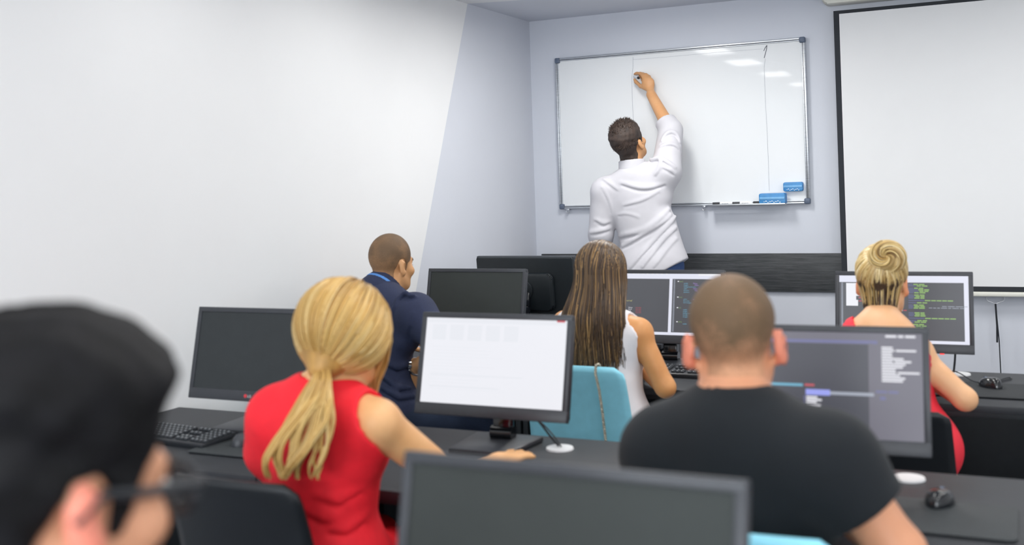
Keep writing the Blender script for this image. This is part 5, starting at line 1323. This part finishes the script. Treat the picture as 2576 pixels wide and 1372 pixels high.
G = np.concatenate([locks([(811, 925), (812, 958), (795, 1010), (768, 1060), (742, 1110), (722, 1160), (712, 1205)], [16, 24, 42, 54, 56, 50, 38], 1100, 15, [2.15, 2.11, 2.075, 2.055, 2.04, 2.035, 2.04], 5),
                    locks([(812, 930), (822, 985), (822, 1050), (812, 1110), (800, 1165), (792, 1205)], [10, 16, 18, 16, 14, 10], 240, 11, [2.15, 2.10, 2.07, 2.055, 2.045, 2.05], 6)])
st = strands('ponytail', G, 0.0021+0.0013*rs.rand(len(G)), H_B, hrB, Bp.base, (0.7, 1.0, 0.3)); st['kind'] = 'stuff'
G = locks([(958, 790), (972, 850), (958, 905), (942, 955), (938, 995), (956, 1035)], [12, 16, 17, 14, 12, 8], 150, 5, [2.30, 2.31, 2.32, 2.32, 2.31, 2.30], 7)
st = strands('side_lock', G, 0.0020+0.0012*rs.rand(len(G)), H_B, hrB, Bp.base, (0.7, 1.0, 0.3)); st['kind'] = 'stuff'
bm = bmesh.new(); tube(bm, [tuple(tie-Bp.base+vec(0.020*math.cos(a), 0.018*math.sin(a), 0.004*math.cos(a))) for a in np.linspace(0, 6.283, 25)[:-1]], 0.0055, 8, True)
obj('hair_tie', bm, M_hB, Bp.root)
chair('black shell chair behind the person with the blond ponytail', -1.70, 2.275, 0, M_black, 0.872)

# ---- person nearest the camera, dark hair and glasses
SK_A = skin('sallow_skin', (212, 152, 118), (220, 164, 130))
Ap = Person('person with thick dark hair and black glasses at the lower left edge', (-0.78, 0.60), SK_A, 0.0065, ear=skin('rosy_ear', (228, 134, 112), (234, 144, 122)))
RA = rot(-10, -8, 2); earA = at(232, 1318, 0.66)
Ap.head(earA-RA @ np.array([0.084, -0.012, -0.012])*1.04, RA, 1.04, 20)
Cn = Ap.C
Ap.torso(Cn+vec(0, -0.07, -0.185), vec(-0.78, 0.56, 0.605), Cn+vec(-0.20, -0.05, -0.245), Cn+vec(0.18, -0.05, -0.255), 1.05, 1.0)
Ap.arms((Cn[0]-0.27, 0.72, 0.86), (Cn[0]-0.12, 1.00, 0.82), (Cn[0]+0.25, 0.72, 0.86), (Cn[0]+0.12, 1.00, 0.82))
Ap.legs((-0.88, 1.02, 0.53), (-0.88, 0.94, 0.085), (-0.68, 1.02, 0.53), (-0.68, 0.94, 0.085))
Ap.body(hand_prims(Ap.WL, (0.2, 0.97, 0.0), (0, 0, 1), 1)+hand_prims(Ap.WR, (-0.2, 0.97, 0.0), (0, 0, 1), -1))
nR = unit(Ap.ER-Ap.SR); eR = Ap.SR+(Ap.ER-Ap.SR)*0.7; nL = unit(Ap.EL-Ap.SL); eL = Ap.SL+(Ap.EL-Ap.SL)*0.7
M_greyt = mat('dark_grey_jersey', S(58, 62, 68), 0.9)
Ap.cloth('t_shirt', Ap.tp+[rc(Ap.SR, Ap.ER, 0.07, 0.062, 0.05, [(eR, nR)]), rc(Ap.SL, Ap.EL, 0.07, 0.062, 0.05, [(eL, nL)]), ell(Ap.P, (0.18, 0.13, 0.12), Ap.B, 0.05)], 0.012, M_greyt, cuts=[Ap.neckhole(0.068, 0.02)], h=0.008, clips=[(Ap.P-vec(0, 0, 0.085), (0, 0, -1))])
Ap.trousers(M_darkt, 0.0)
CUTA = [(0.086, 0.114), (0.068, 0.086), (0.054, 0.034), (0.038, 0.006), (0.028, -0.030), (0.015, -0.034), (0.012, 0.006), (-0.006, 0.024), (-0.030, 0.018), (-0.040, -0.030), (-0.044, -0.075), (-0.060, -0.11), (-0.18, -0.11), (-0.18, 0.24), (0.17, 0.24), (0.17, 0.122)]
M_hA = mat('black_brown_hair', S(11, 11, 14), 0.7, spec=0.25, var=0.3, vscale=40, bump=0.6, bscale=160)
V, F = hair_shell(Ap.C, Ap.R, Ap.f, Ap.headp, 0.005, cut=CUTA, off=0.004, grow=lambda x, y, z: 0.005+0.026*smooth01(z, 0.03, 0.11)+0.005*smooth01(y, 0.02, 0.09)*smooth01(z, 0.07, 0.11)+0.003*noise3(x, y, z, 120, 9))
npobj('hair', V-Ap.base, F, M_hA, Ap.root)
M_lens = bpy.data.materials.new('spectacle_lens'); M_lens.use_nodes = True
bb = M_lens.node_tree.nodes['Principled BSDF']; bb.inputs['Transmission Weight'].default_value = 1.0; bb.inputs['Roughness'].default_value = 0.02; bb.inputs['IOR'].default_value = 1.1; bb.inputs['Base Color'].default_value = (0.95, 0.97, 0.96, 1)
gl = thing('glasses', None, None); gl.parent = Ap.root
bm = bmesh.new(); q = lambda x, y, z: tuple(Ap.loc(x, y, z)-Ap.base)
for sx in (-1, 1):
    tube(bm, [q(sx*(0.036+0.027*math.cos(a)), 0.116-0.010*abs(0.036+0.027*math.cos(a))/0.06, -0.004+0.021*math.sin(a)) for a in np.linspace(0, 6.283, 29)[:-1]], 0.0040, 8, True)
    tube(bm, [q(sx*0.063, 0.106, 0.006), q(sx*0.074, 0.098, 0.007), q(sx*0.080, 0.04, 0.006), q(sx*0.084, -0.005, 0.010), q(sx*0.084, -0.028, -0.012)], [0.0065, 0.0065, 0.0050, 0.0045, 0.004], 8)
tube(bm, [q(-0.010, 0.115, 0.004), q(0, 0.119, 0.007), q(0.010, 0.115, 0.004)], 0.0025, 8)
obj('frame', bm, M_blackp, gl)
for sx in (-1, 1):
    bm = bmesh.new(); c_ = [q(sx*(0.036+0.025*math.cos(a)), 0.1155-0.010*abs(0.036+0.025*math.cos(a))/0.06, -0.004+0.019*math.sin(a)) for a in np.linspace(0, 6.283, 25)[:-1]]
    off_ = Vector(tuple(Ap.R[:, 1]))*0.0012
    a_ = [bm.verts.new(Vector(v)+off_) for v in c_]; b_ = [bm.verts.new(Vector(v)-off_) for v in c_]; bm.faces.new(a_); bm.faces.new(b_[::-1])
    for i in range(24): bm.faces.new((a_[i], b_[i], b_[(i+1) % 24], a_[(i+1) % 24]))
    bmesh.ops.recalc_face_normals(bm, faces=list(bm.faces)); obj('lens', bm, M_lens, gl)
chair('black shell chair under the person with glasses', -0.78, 0.60, 0, M_black, 0.86)
